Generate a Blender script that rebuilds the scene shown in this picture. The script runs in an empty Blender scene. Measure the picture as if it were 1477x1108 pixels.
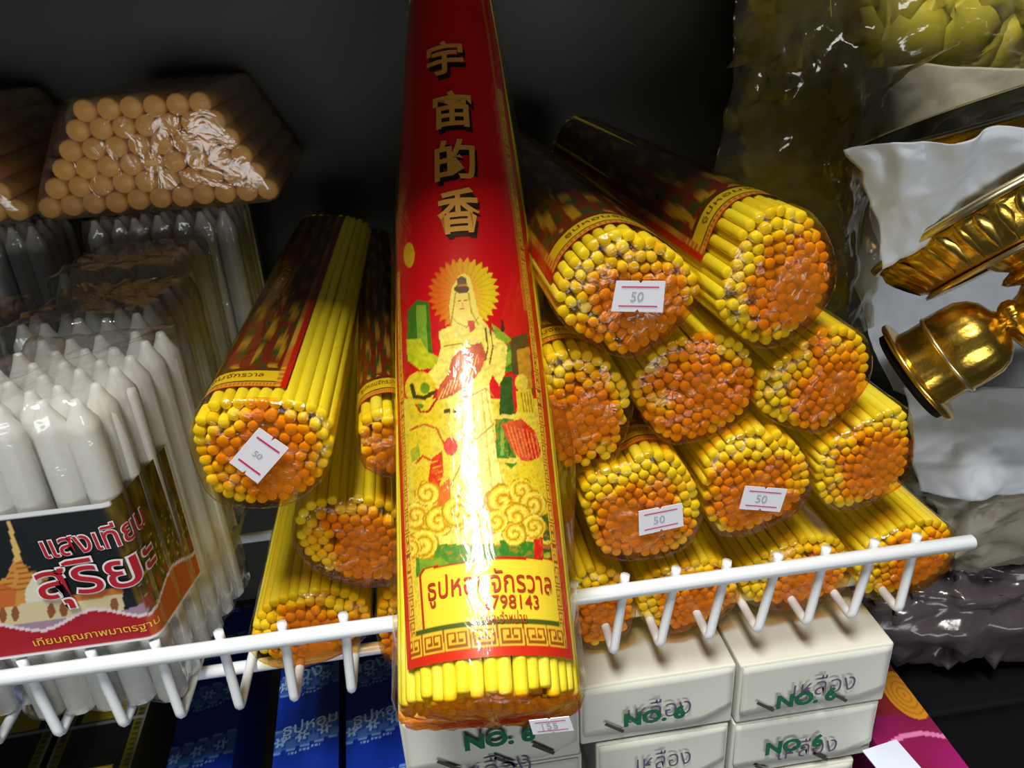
import bpy, bmesh, math, random
import numpy as np
from mathutils import Vector, Matrix, noise

random.seed(7); rng = np.random.default_rng(7)
scene = bpy.context.scene
COL = scene.collection

# ---------------------------------------------------------------- camera
W_PX, H_PX, FPX = 1477, 1108, 1130.0
CX, CY = 738.5, 554.0
_p, _y, _r = [math.radians(a) for a in (26.0, 6.5, -3.5)]
_f = np.array([math.sin(_y) * math.cos(_p), math.cos(_y) * math.cos(_p), -math.sin(_p)])
_r0 = np.array([math.cos(_y), -math.sin(_y), 0.0]); _u0 = np.cross(_r0, _f)
CR = _r0 * math.cos(_r) + _u0 * math.sin(_r)
CU = -_r0 * math.sin(_r) + _u0 * math.cos(_r)
CF = _f
CAM = np.array([-0.0250, -0.2771, 0.2850])
cd = bpy.data.cameras.new('camera'); cam = bpy.data.objects.new('camera', cd); COL.objects.link(cam)
cd.sensor_width = 36.0; cd.lens = FPX / W_PX * 36.0; cd.clip_start = 0.005; cd.clip_end = 50
m = Matrix.Identity(4)
for i in range(3):
    m[i][0], m[i][1], m[i][2], m[i][3] = CR[i], CU[i], -CF[i], CAM[i]
cam.matrix_world = m
scene.camera = cam

# ---------------------------------------------------------------- world, lamps, exposure
wd = bpy.data.worlds.new('shop_room'); scene.world = wd; wd.use_nodes = True
wd.node_tree.nodes['Background'].inputs[0].default_value = (0.80, 0.90, 1.0, 1)
wd.node_tree.nodes['Background'].inputs[1].default_value = 0.03
def area(name, loc, target, sx, sy, power, col):
    l = bpy.data.lights.new(name, 'AREA'); l.shape = 'RECTANGLE'; l.size = sx; l.size_y = sy
    l.energy = power; l.color = col
    o = bpy.data.objects.new(name, l); COL.objects.link(o); o.location = loc
    d = Vector(target) - Vector(loc); o.rotation_euler = d.to_track_quat('-Z', 'Y').to_euler()
    return o
area('ceiling_tube_lamp', (-0.26, -0.40, 1.9), (-0.26, -0.40, 0), 0.36, 1.0, 66, (1.0, 0.98, 0.94))
area('front_fill_light', (0.2, -3.0, -0.12), (0.0, 0, 0.2), 2.2, 0.6, 30, (0.93, 0.97, 1.0))  # added fill from an unseen low frontal source, brightens the end faces
scene.view_settings.view_transform = 'Standard'; scene.view_settings.look = 'None'
scene.view_settings.exposure = 0.0; scene.view_settings.gamma = 1.0
scene.view_settings.use_curve_mapping = False
scene.cycles.transparent_max_bounces = 24
scene.cycles.use_denoising = True

# ---------------------------------------------------------------- helpers
def ray(x, y): return CF + CR * (x - CX) / FPX - CU * (y - CY) / FPX
def atY(x, y, Y): d = ray(x, y); return CAM + d * ((Y - CAM[1]) / d[1])
def atZ(x, y, Z): d = ray(x, y); return CAM + d * ((Z - CAM[2]) / d[2])
def atX(x, y, X): d = ray(x, y); return CAM + d * ((X - CAM[0]) / d[0])
def proj(P):
    d = np.asarray(P) - CAM; z = d @ CF
    return CX + FPX * (d @ CR) / z, CY - FPX * (d @ CU) / z
def lin(c):
    c = np.asarray(c, float) / 255.0
    return np.where(c <= 0.04045, c / 12.92, ((c + 0.055) / 1.055) ** 2.4)
def col4(c): return tuple(float(v) for v in lin(c)) + (1.0,)
def nz(x, y, z): return noise.noise(Vector((x, y, z)))

def link(o, parent=None):
    COL.objects.link(o)
    if parent is not None: o.parent = parent
    return o
def mesh(name, verts, faces, smooth=False, cols=None, attr=None):
    me = bpy.data.meshes.new(name)
    me.from_pydata([tuple(map(float, v)) for v in verts], [], faces)
    if smooth: me.polygons.foreach_set('use_smooth', [True] * len(me.polygons))
    if cols is not None:
        a = me.color_attributes.new('print', 'FLOAT_COLOR', 'POINT')
        c = np.ones((len(verts), 4), np.float32); c[:, :3] = cols; a.data.foreach_set('color', c.ravel())
    if attr is not None:
        a = me.attributes.new('patch', 'FLOAT', 'POINT'); a.data.foreach_set('value', np.asarray(attr, np.float32))
    me.update(); return me
def obj(name, me, mat=None, parent=None, org=None):
    """org: world position of the parent thing; vertices in world space are moved into it"""
    if org is not None: me.transform(Matrix.Translation(-Vector(tuple(map(float, org)))))
    if mat is not None and not me.materials: me.materials.append(mat)
    return link(bpy.data.objects.new(name, me), parent)
def part(name, verts, faces, mat, parent, org=None, smooth=False, cols=None, attr=None, label=None):
    o = obj(name, mesh(name, verts, faces, smooth, cols, attr), mat, parent, org)
    if label: o['label'] = label
    return o
def tag(o, label, cat, group=None):
    o['label'] = label; o['category'] = cat
    if group: o['group'] = group
    return o
def thing(name, label, cat, loc, group=None, rz=0.0):
    o = bpy.data.objects.new(name, None); o.empty_display_size = 0.01; COL.objects.link(o)
    o.location = tuple(map(float, loc)); o.rotation_euler = (0, 0, rz)
    return tag(o, label, cat, group)
def structure(o): o['kind'] = 'structure'; return o

def grid_faces(nu, nv, wrap_u=False):
    f = []
    for j in range(nv - 1):
        for i in range(nu if wrap_u else nu - 1):
            a = j * nu + i; b = j * nu + (i + 1) % nu
            f.append((a, b, b + nu, a + nu))
    return f
def box_geo(lo, hi):
    x0, y0, z0 = lo; x1, y1, z1 = hi
    v = [(x0, y0, z0), (x1, y0, z0), (x1, y1, z0), (x0, y1, z0), (x0, y0, z1), (x1, y0, z1), (x1, y1, z1), (x0, y1, z1)]
    return v, [(0, 3, 2, 1), (4, 5, 6, 7), (0, 1, 5, 4), (1, 2, 6, 5), (2, 3, 7, 6), (3, 0, 4, 7)]
def bevel_box(name, lo, hi, bev, mat, parent=None, org=None, seg=2):
    bm = bmesh.new(); v, f = box_geo(lo, hi)
    vs = [bm.verts.new(p) for p in v]
    for q in f: bm.faces.new([vs[i] for i in q])
    bmesh.ops.bevel(bm, geom=bm.edges[:], offset=bev, segments=seg, affect='EDGES', profile=0.5)
    me = bpy.data.meshes.new(name); bm.to_mesh(me); bm.free()
    return obj(name, me, mat, parent, org)
def tube(pts, r, n=10, caps=True):
    pts = [Vector(tuple(map(float, p))) for p in pts]; verts = []; faces = []
    t0 = (pts[1] - pts[0]).normalized()
    nrm = t0.orthogonal().normalized()
    for i, p in enumerate(pts):
        a = pts[max(i - 1, 0)]; b = pts[min(i + 1, len(pts) - 1)]
        t = (b - a).normalized(); nrm = (nrm - t * nrm.dot(t)).normalized(); bi = t.cross(nrm)
        rr = r[i] if isinstance(r, (list, tuple)) else r
        for k in range(n):
            an = 2 * math.pi * k / n
            verts.append(p + (nrm * math.cos(an) + bi * math.sin(an)) * rr)
    faces = grid_faces(n, len(pts), True)
    if caps:
        faces.append(tuple(range(n - 1, -1, -1))); b = (len(pts) - 1) * n; faces.append(tuple(range(b, b + n)))
    return verts, faces
def round_path(pts, rad, n=5):
    pts = [Vector(tuple(map(float, p))) for p in pts]; out = [pts[0]]
    for a, b, c in zip(pts, pts[1:], pts[2:]):
        d1 = (a - b).normalized(); d2 = (c - b).normalized()
        p1 = b + d1 * rad; p2 = b + d2 * rad
        for k in range(n + 1):
            t = k / n; out.append(p1 * (1 - t) ** 2 + b * 2 * t * (1 - t) + p2 * t * t)
    out.append(pts[-1]); return out
def lathe(profile, n, fn=None):
    """profile of (r, z), rotated about local Z; fn(r, z, ang) may modulate"""
    verts = []
    for (r, z) in profile:
        for k in range(n):
            a = 2 * math.pi * k / n; rr, zz = (r, z) if fn is None else fn(r, z, a)
            verts.append((rr * math.cos(a), rr * math.sin(a), zz))
    return verts, grid_faces(n, len(profile), True)
def xform(verts, origin, ax, ay, az):
    M = np.array([ax, ay, az]); return np.asarray(verts) @ M + np.asarray(origin)
def frame_from_axis(az, hint=(0, 1, 0)):
    az = np.asarray(az, float); az /= np.linalg.norm(az)
    ax = np.cross(hint, az); ax /= np.linalg.norm(ax); ay = np.cross(az, ax); return ax, ay, az
def in_poly(px, py, poly):
    ins = np.zeros(px.shape, bool); n = len(poly); j = n - 1
    for i in range(n):
        xi, yi = poly[i]; xj, yj = poly[j]
        if yi != yj:
            c = ((yi > py) != (yj > py)) & (px < (xj - xi) * (py - yi) / (yj - yi) + xi); ins ^= c
        j = i
    return ins

# text -> 2D mesh, centred, given height of the whole text box in metres
def text2d(body, offset=0.0):
    c = bpy.data.curves.new('t', 'FONT'); c.body = body; c.size = 1.0; c.resolution_u = 3; c.offset = offset
    o = bpy.data.objects.new('t', c); me = o.to_mesh()
    v = np.array([q.co[:2] for q in me.vertices]); f = [tuple(p.vertices) for p in me.polygons]
    o.to_mesh_clear(); bpy.data.objects.remove(o); bpy.data.curves.remove(c)
    return v, f
def text_on(name, body, width, fmap, mat, parent, org=None, offset=0.0, cuts=None, height=None, label=None, ref=None):
    """fmap(u, v) -> 3D; text box is centred on (0,0) and scaled to the width (and height) in u, v units"""
    v, f = text2d(body, offset)
    r = v if ref is None else text2d(body, 0.0)[0]
    lo, hi = r.min(0), r.max(0); s = width / (hi[0] - lo[0]); sv = s if height is None else height / (hi[1] - lo[1])
    v = (v - (lo + hi) / 2) * np.array([s, sv])
    bm = bmesh.new(); vs = [bm.verts.new((a, b, 0)) for a, b in v]
    for q in f:
        try: bm.faces.new([vs[i] for i in q])
        except ValueError: pass
    if cuts:
        x = -width / 2 + cuts
        while x < width / 2:
            bmesh.ops.bisect_plane(bm, geom=bm.verts[:] + bm.edges[:] + bm.faces[:], plane_co=(x, 0, 0), plane_no=(1, 0, 0)); x += cuts
    for q in bm.verts: q.co = Vector(tuple(map(float, fmap(q.co.x, q.co.y))))
    me = bpy.data.meshes.new(name); bm.to_mesh(me); bm.free()
    o = obj(name, me, mat, parent, org)
    if label: o['label'] = label
    return o
def plane_map(o, ux, uv):
    o, ux, uv = (np.asarray(q, float) for q in (o, ux, uv))
    return lambda u, v: o + ux * u + uv * v

# ---------------------------------------------------------------- materials
MATS = {}
def new_mat(name):
    mt = bpy.data.materials.new(name); mt.use_nodes = True; nt = mt.node_tree
    for n in list(nt.nodes): nt.nodes.remove(n)
    out = nt.nodes.new('ShaderNodeOutputMaterial'); return mt, nt, out
def N(nt, t, **kw):
    n = nt.nodes.new(t)
    for k, v in kw.items():
        if k in n.inputs: n.inputs[k].default_value = v
        else: setattr(n, k, v)
    return n
def solid(name, rgb, rough=0.5, metal=0.0, var=0.0, scale=60.0, bump=0.0, bscale=200.0, coat=0.0, spec=0.5, sub=0.0):
    mt, nt, out = new_mat(name)
    p = N(nt, 'ShaderNodeBsdfPrincipled'); nt.links.new(p.outputs[0], out.inputs[0])
    p.inputs['Base Color'].default_value = col4(rgb); p.inputs['Roughness'].default_value = rough
    p.inputs['Metallic'].default_value = metal; p.inputs['Coat Weight'].default_value = coat
    p.inputs['Specular IOR Level'].default_value = spec
    if sub:
        p.inputs['Subsurface Weight'].default_value = sub; p.inputs['Subsurface Radius'].default_value = (1, .8, .6); p.inputs['Subsurface Scale'].default_value = .004
    tc = N(nt, 'ShaderNodeTexCoord')
    if var:
        n = N(nt, 'ShaderNodeTexNoise', Scale=scale, Detail=4.0); nt.links.new(tc.outputs['Object'], n.inputs['Vector'])
        mx = N(nt, 'ShaderNodeMix', data_type='RGBA'); mx.inputs['A'].default_value = col4([max(0, c * (1 - var)) for c in rgb])
        mx.inputs['B'].default_value = col4([min(255, c * (1 + var)) for c in rgb])
        nt.links.new(n.outputs['Fac'], mx.inputs['Factor']); nt.links.new(mx.outputs['Result'], p.inputs['Base Color'])
    if bump:
        n = N(nt, 'ShaderNodeTexNoise', Scale=bscale, Detail=3.0); nt.links.new(tc.outputs['Object'], n.inputs['Vector'])
        b = N(nt, 'ShaderNodeBump', Strength=bump, Distance=0.001); nt.links.new(n.outputs['Fac'], b.inputs['Height']); nt.links.new(b.outputs[0], p.inputs['Normal'])
    MATS[name] = mt; return mt
def printed(name, rough=0.45, spec=0.4):
    mt, nt, out = new_mat(name)
    p = N(nt, 'ShaderNodeBsdfPrincipled', Roughness=rough); p.inputs['Specular IOR Level'].default_value = spec
    a = N(nt, 'ShaderNodeVertexColor', layer_name='print'); nt.links.new(a.outputs[0], p.inputs['Base Color'])
    nt.links.new(p.outputs[0], out.inputs[0]); MATS[name] = mt; return mt
def film(name, tint, gloss=0.05, edge=0.45, rough=0.1, bscale=(60, 60, 60), bump=0.25, haze=0.0, hazecol=(255, 255, 255), patchcols=None, dist=0.002):
    """thin clear wrapping film: tinted see-through sheet with a glossy coat and creases"""
    mt, nt, out = new_mat(name); L = nt.links.new
    tc = N(nt, 'ShaderNodeTexCoord'); mp = N(nt, 'ShaderNodeMapping'); mp.inputs['Scale'].default_value = bscale
    L(tc.outputs['Object'], mp.inputs['Vector'])
    n1 = N(nt, 'ShaderNodeTexNoise', Scale=1.0, Detail=3.0, Distortion=1.2); L(mp.outputs[0], n1.inputs['Vector'])
    bp = N(nt, 'ShaderNodeBump', Strength=bump, Distance=dist); L(n1.outputs['Fac'], bp.inputs['Height'])
    tr = N(nt, 'ShaderNodeBsdfTransparent'); tr.inputs[0].default_value = col4(tint)
    gl = N(nt, 'ShaderNodeBsdfGlossy', Roughness=rough); gl.inputs['Color'].default_value = (1, 1, 1, 1); L(bp.outputs[0], gl.inputs['Normal'])
    base = tr.outputs[0]
    if haze:
        df = N(nt, 'ShaderNodeBsdfDiffuse'); df.inputs[0].default_value = col4(hazecol)
        tl = N(nt, 'ShaderNodeBsdfTranslucent'); tl.inputs[0].default_value = col4(hazecol)
        ad = N(nt, 'ShaderNodeMixShader'); ad.inputs[0].default_value = 0.35; L(df.outputs[0], ad.inputs[1]); L(tl.outputs[0], ad.inputs[2])
        mh = N(nt, 'ShaderNodeMixShader')
        n2 = N(nt, 'ShaderNodeTexNoise', Scale=0.6, Detail=4.0, Distortion=2.0); L(mp.outputs[0], n2.inputs['Vector'])
        mr = N(nt, 'ShaderNodeMapRange'); mr.inputs[1].default_value = .3; mr.inputs[2].default_value = .75; mr.inputs[3].default_value = 0; mr.inputs[4].default_value = haze * 2
        L(n2.outputs['Fac'], mr.inputs[0]); L(mr.outputs[0], mh.inputs[0]); L(base, mh.inputs[1]); L(ad.outputs[0], mh.inputs[2]); base = mh.outputs[0]
    if patchcols:
        amber, dense = patchcols
        at = N(nt, 'ShaderNodeAttribute', attribute_name='patch')
        n3 = N(nt, 'ShaderNodeTexNoise', Scale=260.0, Detail=4.0, Distortion=1.0); L(tc.outputs['Object'], n3.inputs['Vector'])
        ma = N(nt, 'ShaderNodeMath', operation='MULTIPLY_ADD'); L(n3.outputs['Fac'], ma.inputs[0]); ma.inputs[1].default_value = 0.7; ma.inputs[2].default_value = -0.35
        sm = N(nt, 'ShaderNodeMath', operation='ADD'); L(at.outputs['Fac'], sm.inputs[0]); L(ma.outputs[0], sm.inputs[1])
        r1 = N(nt, 'ShaderNodeMapRange'); r1.inputs[1].default_value = 0.18; r1.inputs[2].default_value = 0.5; L(sm.outputs[0], r1.inputs[0])
        cm = N(nt, 'ShaderNodeMix', data_type='RGBA'); cm.inputs['A'].default_value = col4(tint); cm.inputs['B'].default_value = col4(amber)
        L(r1.outputs[0], cm.inputs['Factor']); L(cm.outputs['Result'], tr.inputs[0])
        dd = N(nt, 'ShaderNodeBsdfDiffuse'); dd.inputs[0].default_value = col4(dense)
        r2 = N(nt, 'ShaderNodeMapRange'); r2.inputs[1].default_value = 0.42; r2.inputs[2].default_value = 0.95; r2.inputs[4].default_value = 0.52; L(sm.outputs[0], r2.inputs[0])
        m2 = N(nt, 'ShaderNodeMixShader'); L(r2.outputs[0], m2.inputs[0]); L(base, m2.inputs[1]); L(dd.outputs[0], m2.inputs[2]); base = m2.outputs[0]
    lw = N(nt, 'ShaderNodeLayerWeight', Blend=0.5); L(bp.outputs[0], lw.inputs['Normal'])
    pw = N(nt, 'ShaderNodeMath', operation='POWER'); L(lw.outputs['Facing'], pw.inputs[0]); pw.inputs[1].default_value = 3.0
    ml = N(nt, 'ShaderNodeMath', operation='MULTIPLY_ADD'); L(pw.outputs[0], ml.inputs[0]); ml.inputs[1].default_value = edge; ml.inputs[2].default_value = gloss
    mx = N(nt, 'ShaderNodeMixShader'); L(ml.outputs[0], mx.inputs[0]); L(base, mx.inputs[1]); L(gl.outputs[0], mx.inputs[2])
    L(mx.outputs[0], out.inputs[0]); MATS[name] = mt; return mt

solid('wall_paint', (50, 47, 43), 0.6, var=0.06, scale=8)
solid('dark_board', (60, 56, 50), 0.6, var=0.15, scale=12)
solid('white_wire', (236, 240, 242), 0.28, coat=0.3)
solid('stick_yellow', (250, 234, 56), 0.62, var=0.06, scale=40, bump=0.15, bscale=900)
solid('stick_gold', (242, 218, 40), 0.62, var=0.08, scale=40, bump=0.15, bscale=900)
solid('stick_pale', (252, 240, 84), 0.62, var=0.05, scale=40, bump=0.15, bscale=900)
solid('wax_white', (238, 236, 228), 0.38, var=0.02, scale=30, sub=0.25)
solid('wax_cream', (250, 192, 116), 0.4, var=0.10, scale=60, sub=0.2)
solid('sticker_white', (240, 240, 246), 0.5)
solid('sticker_magenta', (214, 40, 110), 0.5)
solid('sticker_ink', (172, 176, 188), 0.6)
solid('carton_white', (214, 214, 202), 0.7, var=0.04, scale=25, bump=0.06, bscale=400)
solid('slit_dark', (70, 66, 58), 0.8)
solid('stamp_green', (12, 96, 64), 0.7, var=0.3, scale=400)
solid('stamp_purple', (92, 78, 108), 0.7, var=0.35, scale=400)
solid('ink_gold', (226, 168, 84), 0.45)
solid('ink_black', (26, 16, 14), 0.5)
solid('ink_red', (176, 44, 20), 0.5)
solid('ink_crimson', (190, 28, 44), 0.45)
solid('ink_white', (246, 240, 240), 0.45)
solid('ink_yellow', (240, 214, 70), 0.45)
solid('ink_pale_blue', (150, 185, 230), 0.45)
solid('ink_brown', (120, 74, 20), 0.5)
solid('gold', (246, 190, 78), 0.27, metal=1.0, bump=0.25, bscale=260, var=0.12, scale=90)
solid('gold_smooth', (248, 204, 104), 0.24, metal=1.0)
solid('gold_pale', (252, 234, 180), 0.3, metal=1.0)
solid('silver_trim', (236, 236, 230), 0.38, metal=1.0)
solid('black_lacquer', (16, 16, 18), 0.6, spec=0.15)
solid('tissue_paper', (240, 244, 253), 0.7, var=0.03, scale=20, bump=0.15, bscale=60)
solid('tissue_shaded', (206, 206, 212), 0.75, var=0.05, scale=20, bump=0.15, bscale=60)  # greyer copy of the white tissue, shade put into its colour
solid('olive_cloth', (206, 184, 60), 0.5, var=0.35, scale=18, bump=0.3, bscale=40)
solid('dark_bag', (78, 70, 72), 0.2, var=0.3, scale=20, bump=0.5, bscale=70)
solid('beige_bag', (142, 136, 118), 0.45, var=0.2, scale=25, bump=0.4, bscale=50)
solid('card_white', (214, 222, 238), 0.6)
printed('label_print', 0.4); printed('carton_print', 0.35)
film('film_yellow', (253, 245, 214), gloss=0.035, edge=0.4, rough=0.07, bscale=(160, 40, 160), bump=0.35)
film('film_end', (253, 236, 178), gloss=0.03, edge=0.3, rough=0.08, bscale=(130, 130, 130), bump=0.7, patchcols=((250, 186, 92), (216, 126, 34)))
film('film_red', (253, 246, 226), gloss=0.05, edge=0.4, rough=0.12, bscale=(110, 16, 110), bump=0.4)
film('film_clear', (244, 244, 242), gloss=0.05, edge=0.5, rough=0.09, bscale=(70, 70, 50), bump=0.6, haze=0.10, hazecol=(235, 238, 245))
film('film_lying', (250, 238, 218), gloss=0.05, edge=0.5, rough=0.12, bscale=(60, 60, 60), bump=0.5, haze=0.12, hazecol=(245, 215, 175))
film('film_bag', (226, 222, 206), gloss=0.05, edge=0.5, rough=0.12, bscale=(40, 40, 30), bump=0.9, haze=0.06, hazecol=(220, 214, 190))

# ---------------------------------------------------------------- the setting
WALL_Y = 0.42
def wall(name, lo, hi, mat): return structure(obj(name, mesh(name, *box_geo(lo, hi)), MATS[mat]))
wall('wall_back', (-1.2, WALL_Y, -0.35), (1.2, WALL_Y + 0.02, 0.62), 'wall_paint')
wall('upper_shelf', (-1.2, -0.022, 0.40), (0.27, WALL_Y, 0.42), 'dark_board')  # unseen shelf board above, front edge placed to shade the interior
wall('floor', (-1.2, -0.05, -0.30), (1.2, WALL_Y, -0.28), 'dark_board')

# ---------------------------------------------------------------- wire shelf
RAIL_Z = 0.036
shelf = thing('wire_shelf', 'white coated wire shelf with front rail and hooked wires under the bundles', 'shelf', (0, 0, 0))
end = atY(1402, 781, 0.0)[0]
part('front_rail', *tube([(-0.42, 0, RAIL_Z), (end, 0, RAIL_Z), (end + .0015, 0, RAIL_Z)], [.0036, .0036, .0020], 12), MATS['white_wire'], shelf, smooth=True)
for yy in (0.030, 0.14, 0.26, 0.38):
    part('deck_rail', *tube([(-0.42, yy, -0.0055), (0.236, yy, -0.0055)], 0.0032, 10), MATS['white_wire'], shelf, smooth=True)
ticks = [(-75, 975), (20, 962), (120, 949), (213, 938), (308, 922), (400, 909), (490, 896), (590, 884), (680, 872), (760, 860), (828, 850), (903, 839), (978, 829), (1053, 819), (1128, 808), (1199, 799), (1270, 789), (1332, 780)]
bends = [(-12, 1085), (85, 1062), (178, 1049), (260, 1038), (345, 1024), (424, 1013), (507, 999), (600, 985), (680, 973), (750, 962), (815, 952), (885, 940), (950, 925), (1020, 915), (1090, 905), (1160, 893), (1225, 885), (1290, 872)]
for (tx, ty), (bx, by) in zip(ticks, bends):
    top = atZ(tx + 4, ty + 12, RAIL_Z + 0.003); bot = atZ(bx, by, 0.0)
    X0, X1 = float(top[0]), float(bot[0])
    pth = round_path([(X0 + (X0 - X1) * .06, 0.0046, RAIL_Z + 0.0052), (X0, 0.0044, RAIL_Z - 0.001), (X1, -0.0010, -0.0004), (X1 + 0.001, 0.05, -0.0004)], 0.0034, 4)
    pth.append(Vector((X1 + 0.001, 0.40, -0.0004)))
    part('wire', *tube(pth, 0.0023, 8), MATS['white_wire'], shelf, smooth=True)

# ---------------------------------------------------------------- yellow incense bundles
SL = 0.30; SR = 0.00245
def stick_mesh(name, L, r, n=10):
    prof = [(0.0, 0.0), (r * 0.70, 0.0001), (r * 0.95, 0.0006), (r, 0.0016), (r, L)]
    v = [(0, 0, 0)]; f = []
    for (rr, y) in prof[1:]:
        for k in range(n):
            a = 2 * math.pi * k / n; v.append((rr * math.cos(a), y, rr * math.sin(a)))
    for k in range(n): f.append((0, 1 + k, 1 + (k + 1) % n))
    for j in range(len(prof) - 2):
        for k in range(n):
            a = 1 + j * n + k; b = 1 + j * n + (k + 1) % n; f.append((a, a + n, b + n, b))
    f.append(tuple(1 + (len(prof) - 2) * n + k for k in range(n)))
    return mesh(name, v, f, True)
STICKS = []
for mname in ('stick_yellow', 'stick_yellow', 'stick_gold', 'stick_pale'):
    me = stick_mesh('incense_stick', SL, SR); me.materials.append(MATS[mname]); STICKS.append(me)

def smooth_poly(P, it=2):
    P = np.asarray(P, float)
    for _ in range(it):
        Q = np.roll(P, -1, 0); P = np.stack([P * .75 + Q * .25, P * .25 + Q * .75], 1).reshape(-1, 2)
    return P
def resample(P, n):
    Q = np.vstack([P, P[:1]]); d = np.r_[0, np.cumsum(np.linalg.norm(np.diff(Q, axis=0), axis=1))]
    t = np.linspace(0, d[-1], n, endpoint=False); return np.stack([np.interp(t, d, Q[:, k]) for k in (0, 1)], 1)
def outward(P):
    T = np.roll(P, -1, 0) - np.roll(P, 1, 0); Nn = np.stack([T[:, 1], -T[:, 0]], 1); Nn /= np.linalg.norm(Nn, axis=1)[:, None] + 1e-12
    A = 0.5 * np.sum(P[:, 0] * np.roll(P[:, 1], -1) - np.roll(P[:, 0], -1) * P[:, 1])
    return Nn if A > 0 else -Nn
def pack_points(P, r, sep):
    """stick centres: hexagonal start, then pushed apart and held inside the outline"""
    D = resample(P, 160); Nn = outward(D); A = 0.5 * abs(np.sum(D[:, 0] * np.roll(D[:, 1], -1) - np.roll(D[:, 0], -1) * D[:, 1]))
    inner = D - Nn * r * 1.0; per = np.sum(np.linalg.norm(np.roll(D, -1, 0) - D, axis=1)); Ai = A - per * r * .45
    n = int(Ai / (sep * sep * 0.866)); lo, hi = D.min(0), D.max(0); a = rng.uniform(0, 3.14); g = sep * .96
    G = np.array([[(i + .5 * (j % 2)) * g, j * g * .866] for j in range(-25, 26) for i in range(-25, 26)]); G = G @ np.array([[math.cos(a), -math.sin(a)], [math.sin(a), math.cos(a)]]) + (lo + hi) / 2
    Q = G[in_poly(G[:, 0], G[:, 1], D)]; Q = Q[rng.permutation(len(Q))[:n]] + rng.normal(0, sep * .12, (min(n, len(Q)), 2))
    for it in range(140):
        d = Q[:, None] - Q[None]; L = np.linalg.norm(d, axis=2) + np.eye(len(Q)); push = np.clip(sep - L, 0, None) * (1 - np.eye(len(Q)))
        Q = Q + np.sum(d / L[..., None] * push[..., None], 1) * .42
        dd = Q[:, None] - D[None]; k = np.argmin(np.sum(dd ** 2, 2), 1); sd = np.sum((Q - D[k]) * Nn[k], 1) + r      # >0 : too near the edge
        Q = Q - Nn[k] * np.clip(sd, 0, None)[:, None]
    sd = -np.sum((Q - D[k]) * Nn[k], 1)
    return Q, [0 if q < r * 1.5 else 1 if q < r * 3.2 else 2 for q in sd]

def bundle_label_paint(t, y, y0, y1):
    """print of the paper band of a small bundle: t across (0..1), y along the sticks (m)"""
    c = np.tile(lin((150, 34, 26)), (len(t), 1)); d = y - y0
    c[(d > 0.016)] = lin((120, 40, 20))
    sw = (np.sin(t * 40) + np.sin(y * 700 + t * 20)) > 0.6
    c[(d > 0.018) & sw] = lin((190, 150, 40)); c[(d > 0.018) & (np.sin(t * 23 + y * 300) > 0.75)] = lin((40, 80, 30))
    c[d < 0.0010] = lin((205, 60, 26))
    key = (d >= 0.0010) & (d < 0.0042); c[key] = lin((226, 180, 60))
    kk = key & ((np.floor(t * 70) % 2 == 0) & (np.abs(d - 0.0026) < 0.0011)); c[kk] = lin((196, 80, 30))
    c[(d >= 0.0042) & (d < 0.0056)] = lin((60, 56, 26))
    pan = (d >= 0.0056) & (d < 0.0150); c[pan] = lin((232, 206, 40))
    c[(d >= 0.0150) & (d < 0.0166)] = lin((70, 64, 30))
    for e in (t, 1 - t):
        c[e < 0.10] = lin((222, 176, 70)); c[(e < 0.10) & (np.floor(y * 500) % 2 == 0) & (e > 0.055) & (e < 0.09)] = lin((200, 120, 40))
        c[e < 0.045] = lin((204, 36, 22))
    return c

def sticker(parent, corners, Y, text, org, rot=0):
    """white price sticker with notched long edges, two magenta lines and a pale stamped price"""
    P = [atY(x, y, Y) for x, y in corners]            # tl, tr, br, bl
    tl, tr, br, bl = [np.asarray(p) for p in P]
    def S(u, v, dy=0.0):
        q = (tl * (1 - u) + tr * u) * (1 - v) + (bl * (1 - u) + br * u) * v; return q + np.array([0, dy, 0])
    out = [(0, 0), (.46, 0), (.5, .09), (.54, 0), (1, 0), (1, 1), (.54, 1), (.5, .91), (.46, 1), (0, 1)]
    v = [S(u, w) for u, w in out] + [S(u, w, 0.0003) for u, w in out]; n = len(out)
    f = [tuple(range(n - 1, -1, -1)), tuple(range(n, 2 * n))] + [(i, (i + 1) % n, n + (i + 1) % n, n + i) for i in range(n)]
    s = part('price_sticker', v, f, MATS['sticker_white'], parent, org, label='white price sticker with two magenta lines')
    for a, b in ((.17, .21), (.79, .83)):
        v = [S(u, w, -0.0002) for u, w in ((.12, a), (.88, a), (.88, b), (.12, b))]
        part('sticker_line', v, [(3, 2, 1, 0)], MATS['sticker_magenta'], s, org)
    ux = tr - tl; uy = tl - bl; L = np.linalg.norm(ux)
    cen = S(.46, .5, -0.0002)
    text_on('sticker_price', text, L * .26 * len(text) / 2, plane_map(cen, ux / L, uy / np.linalg.norm(uy)), MATS['sticker_ink'], s, org)
    return s

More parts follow.
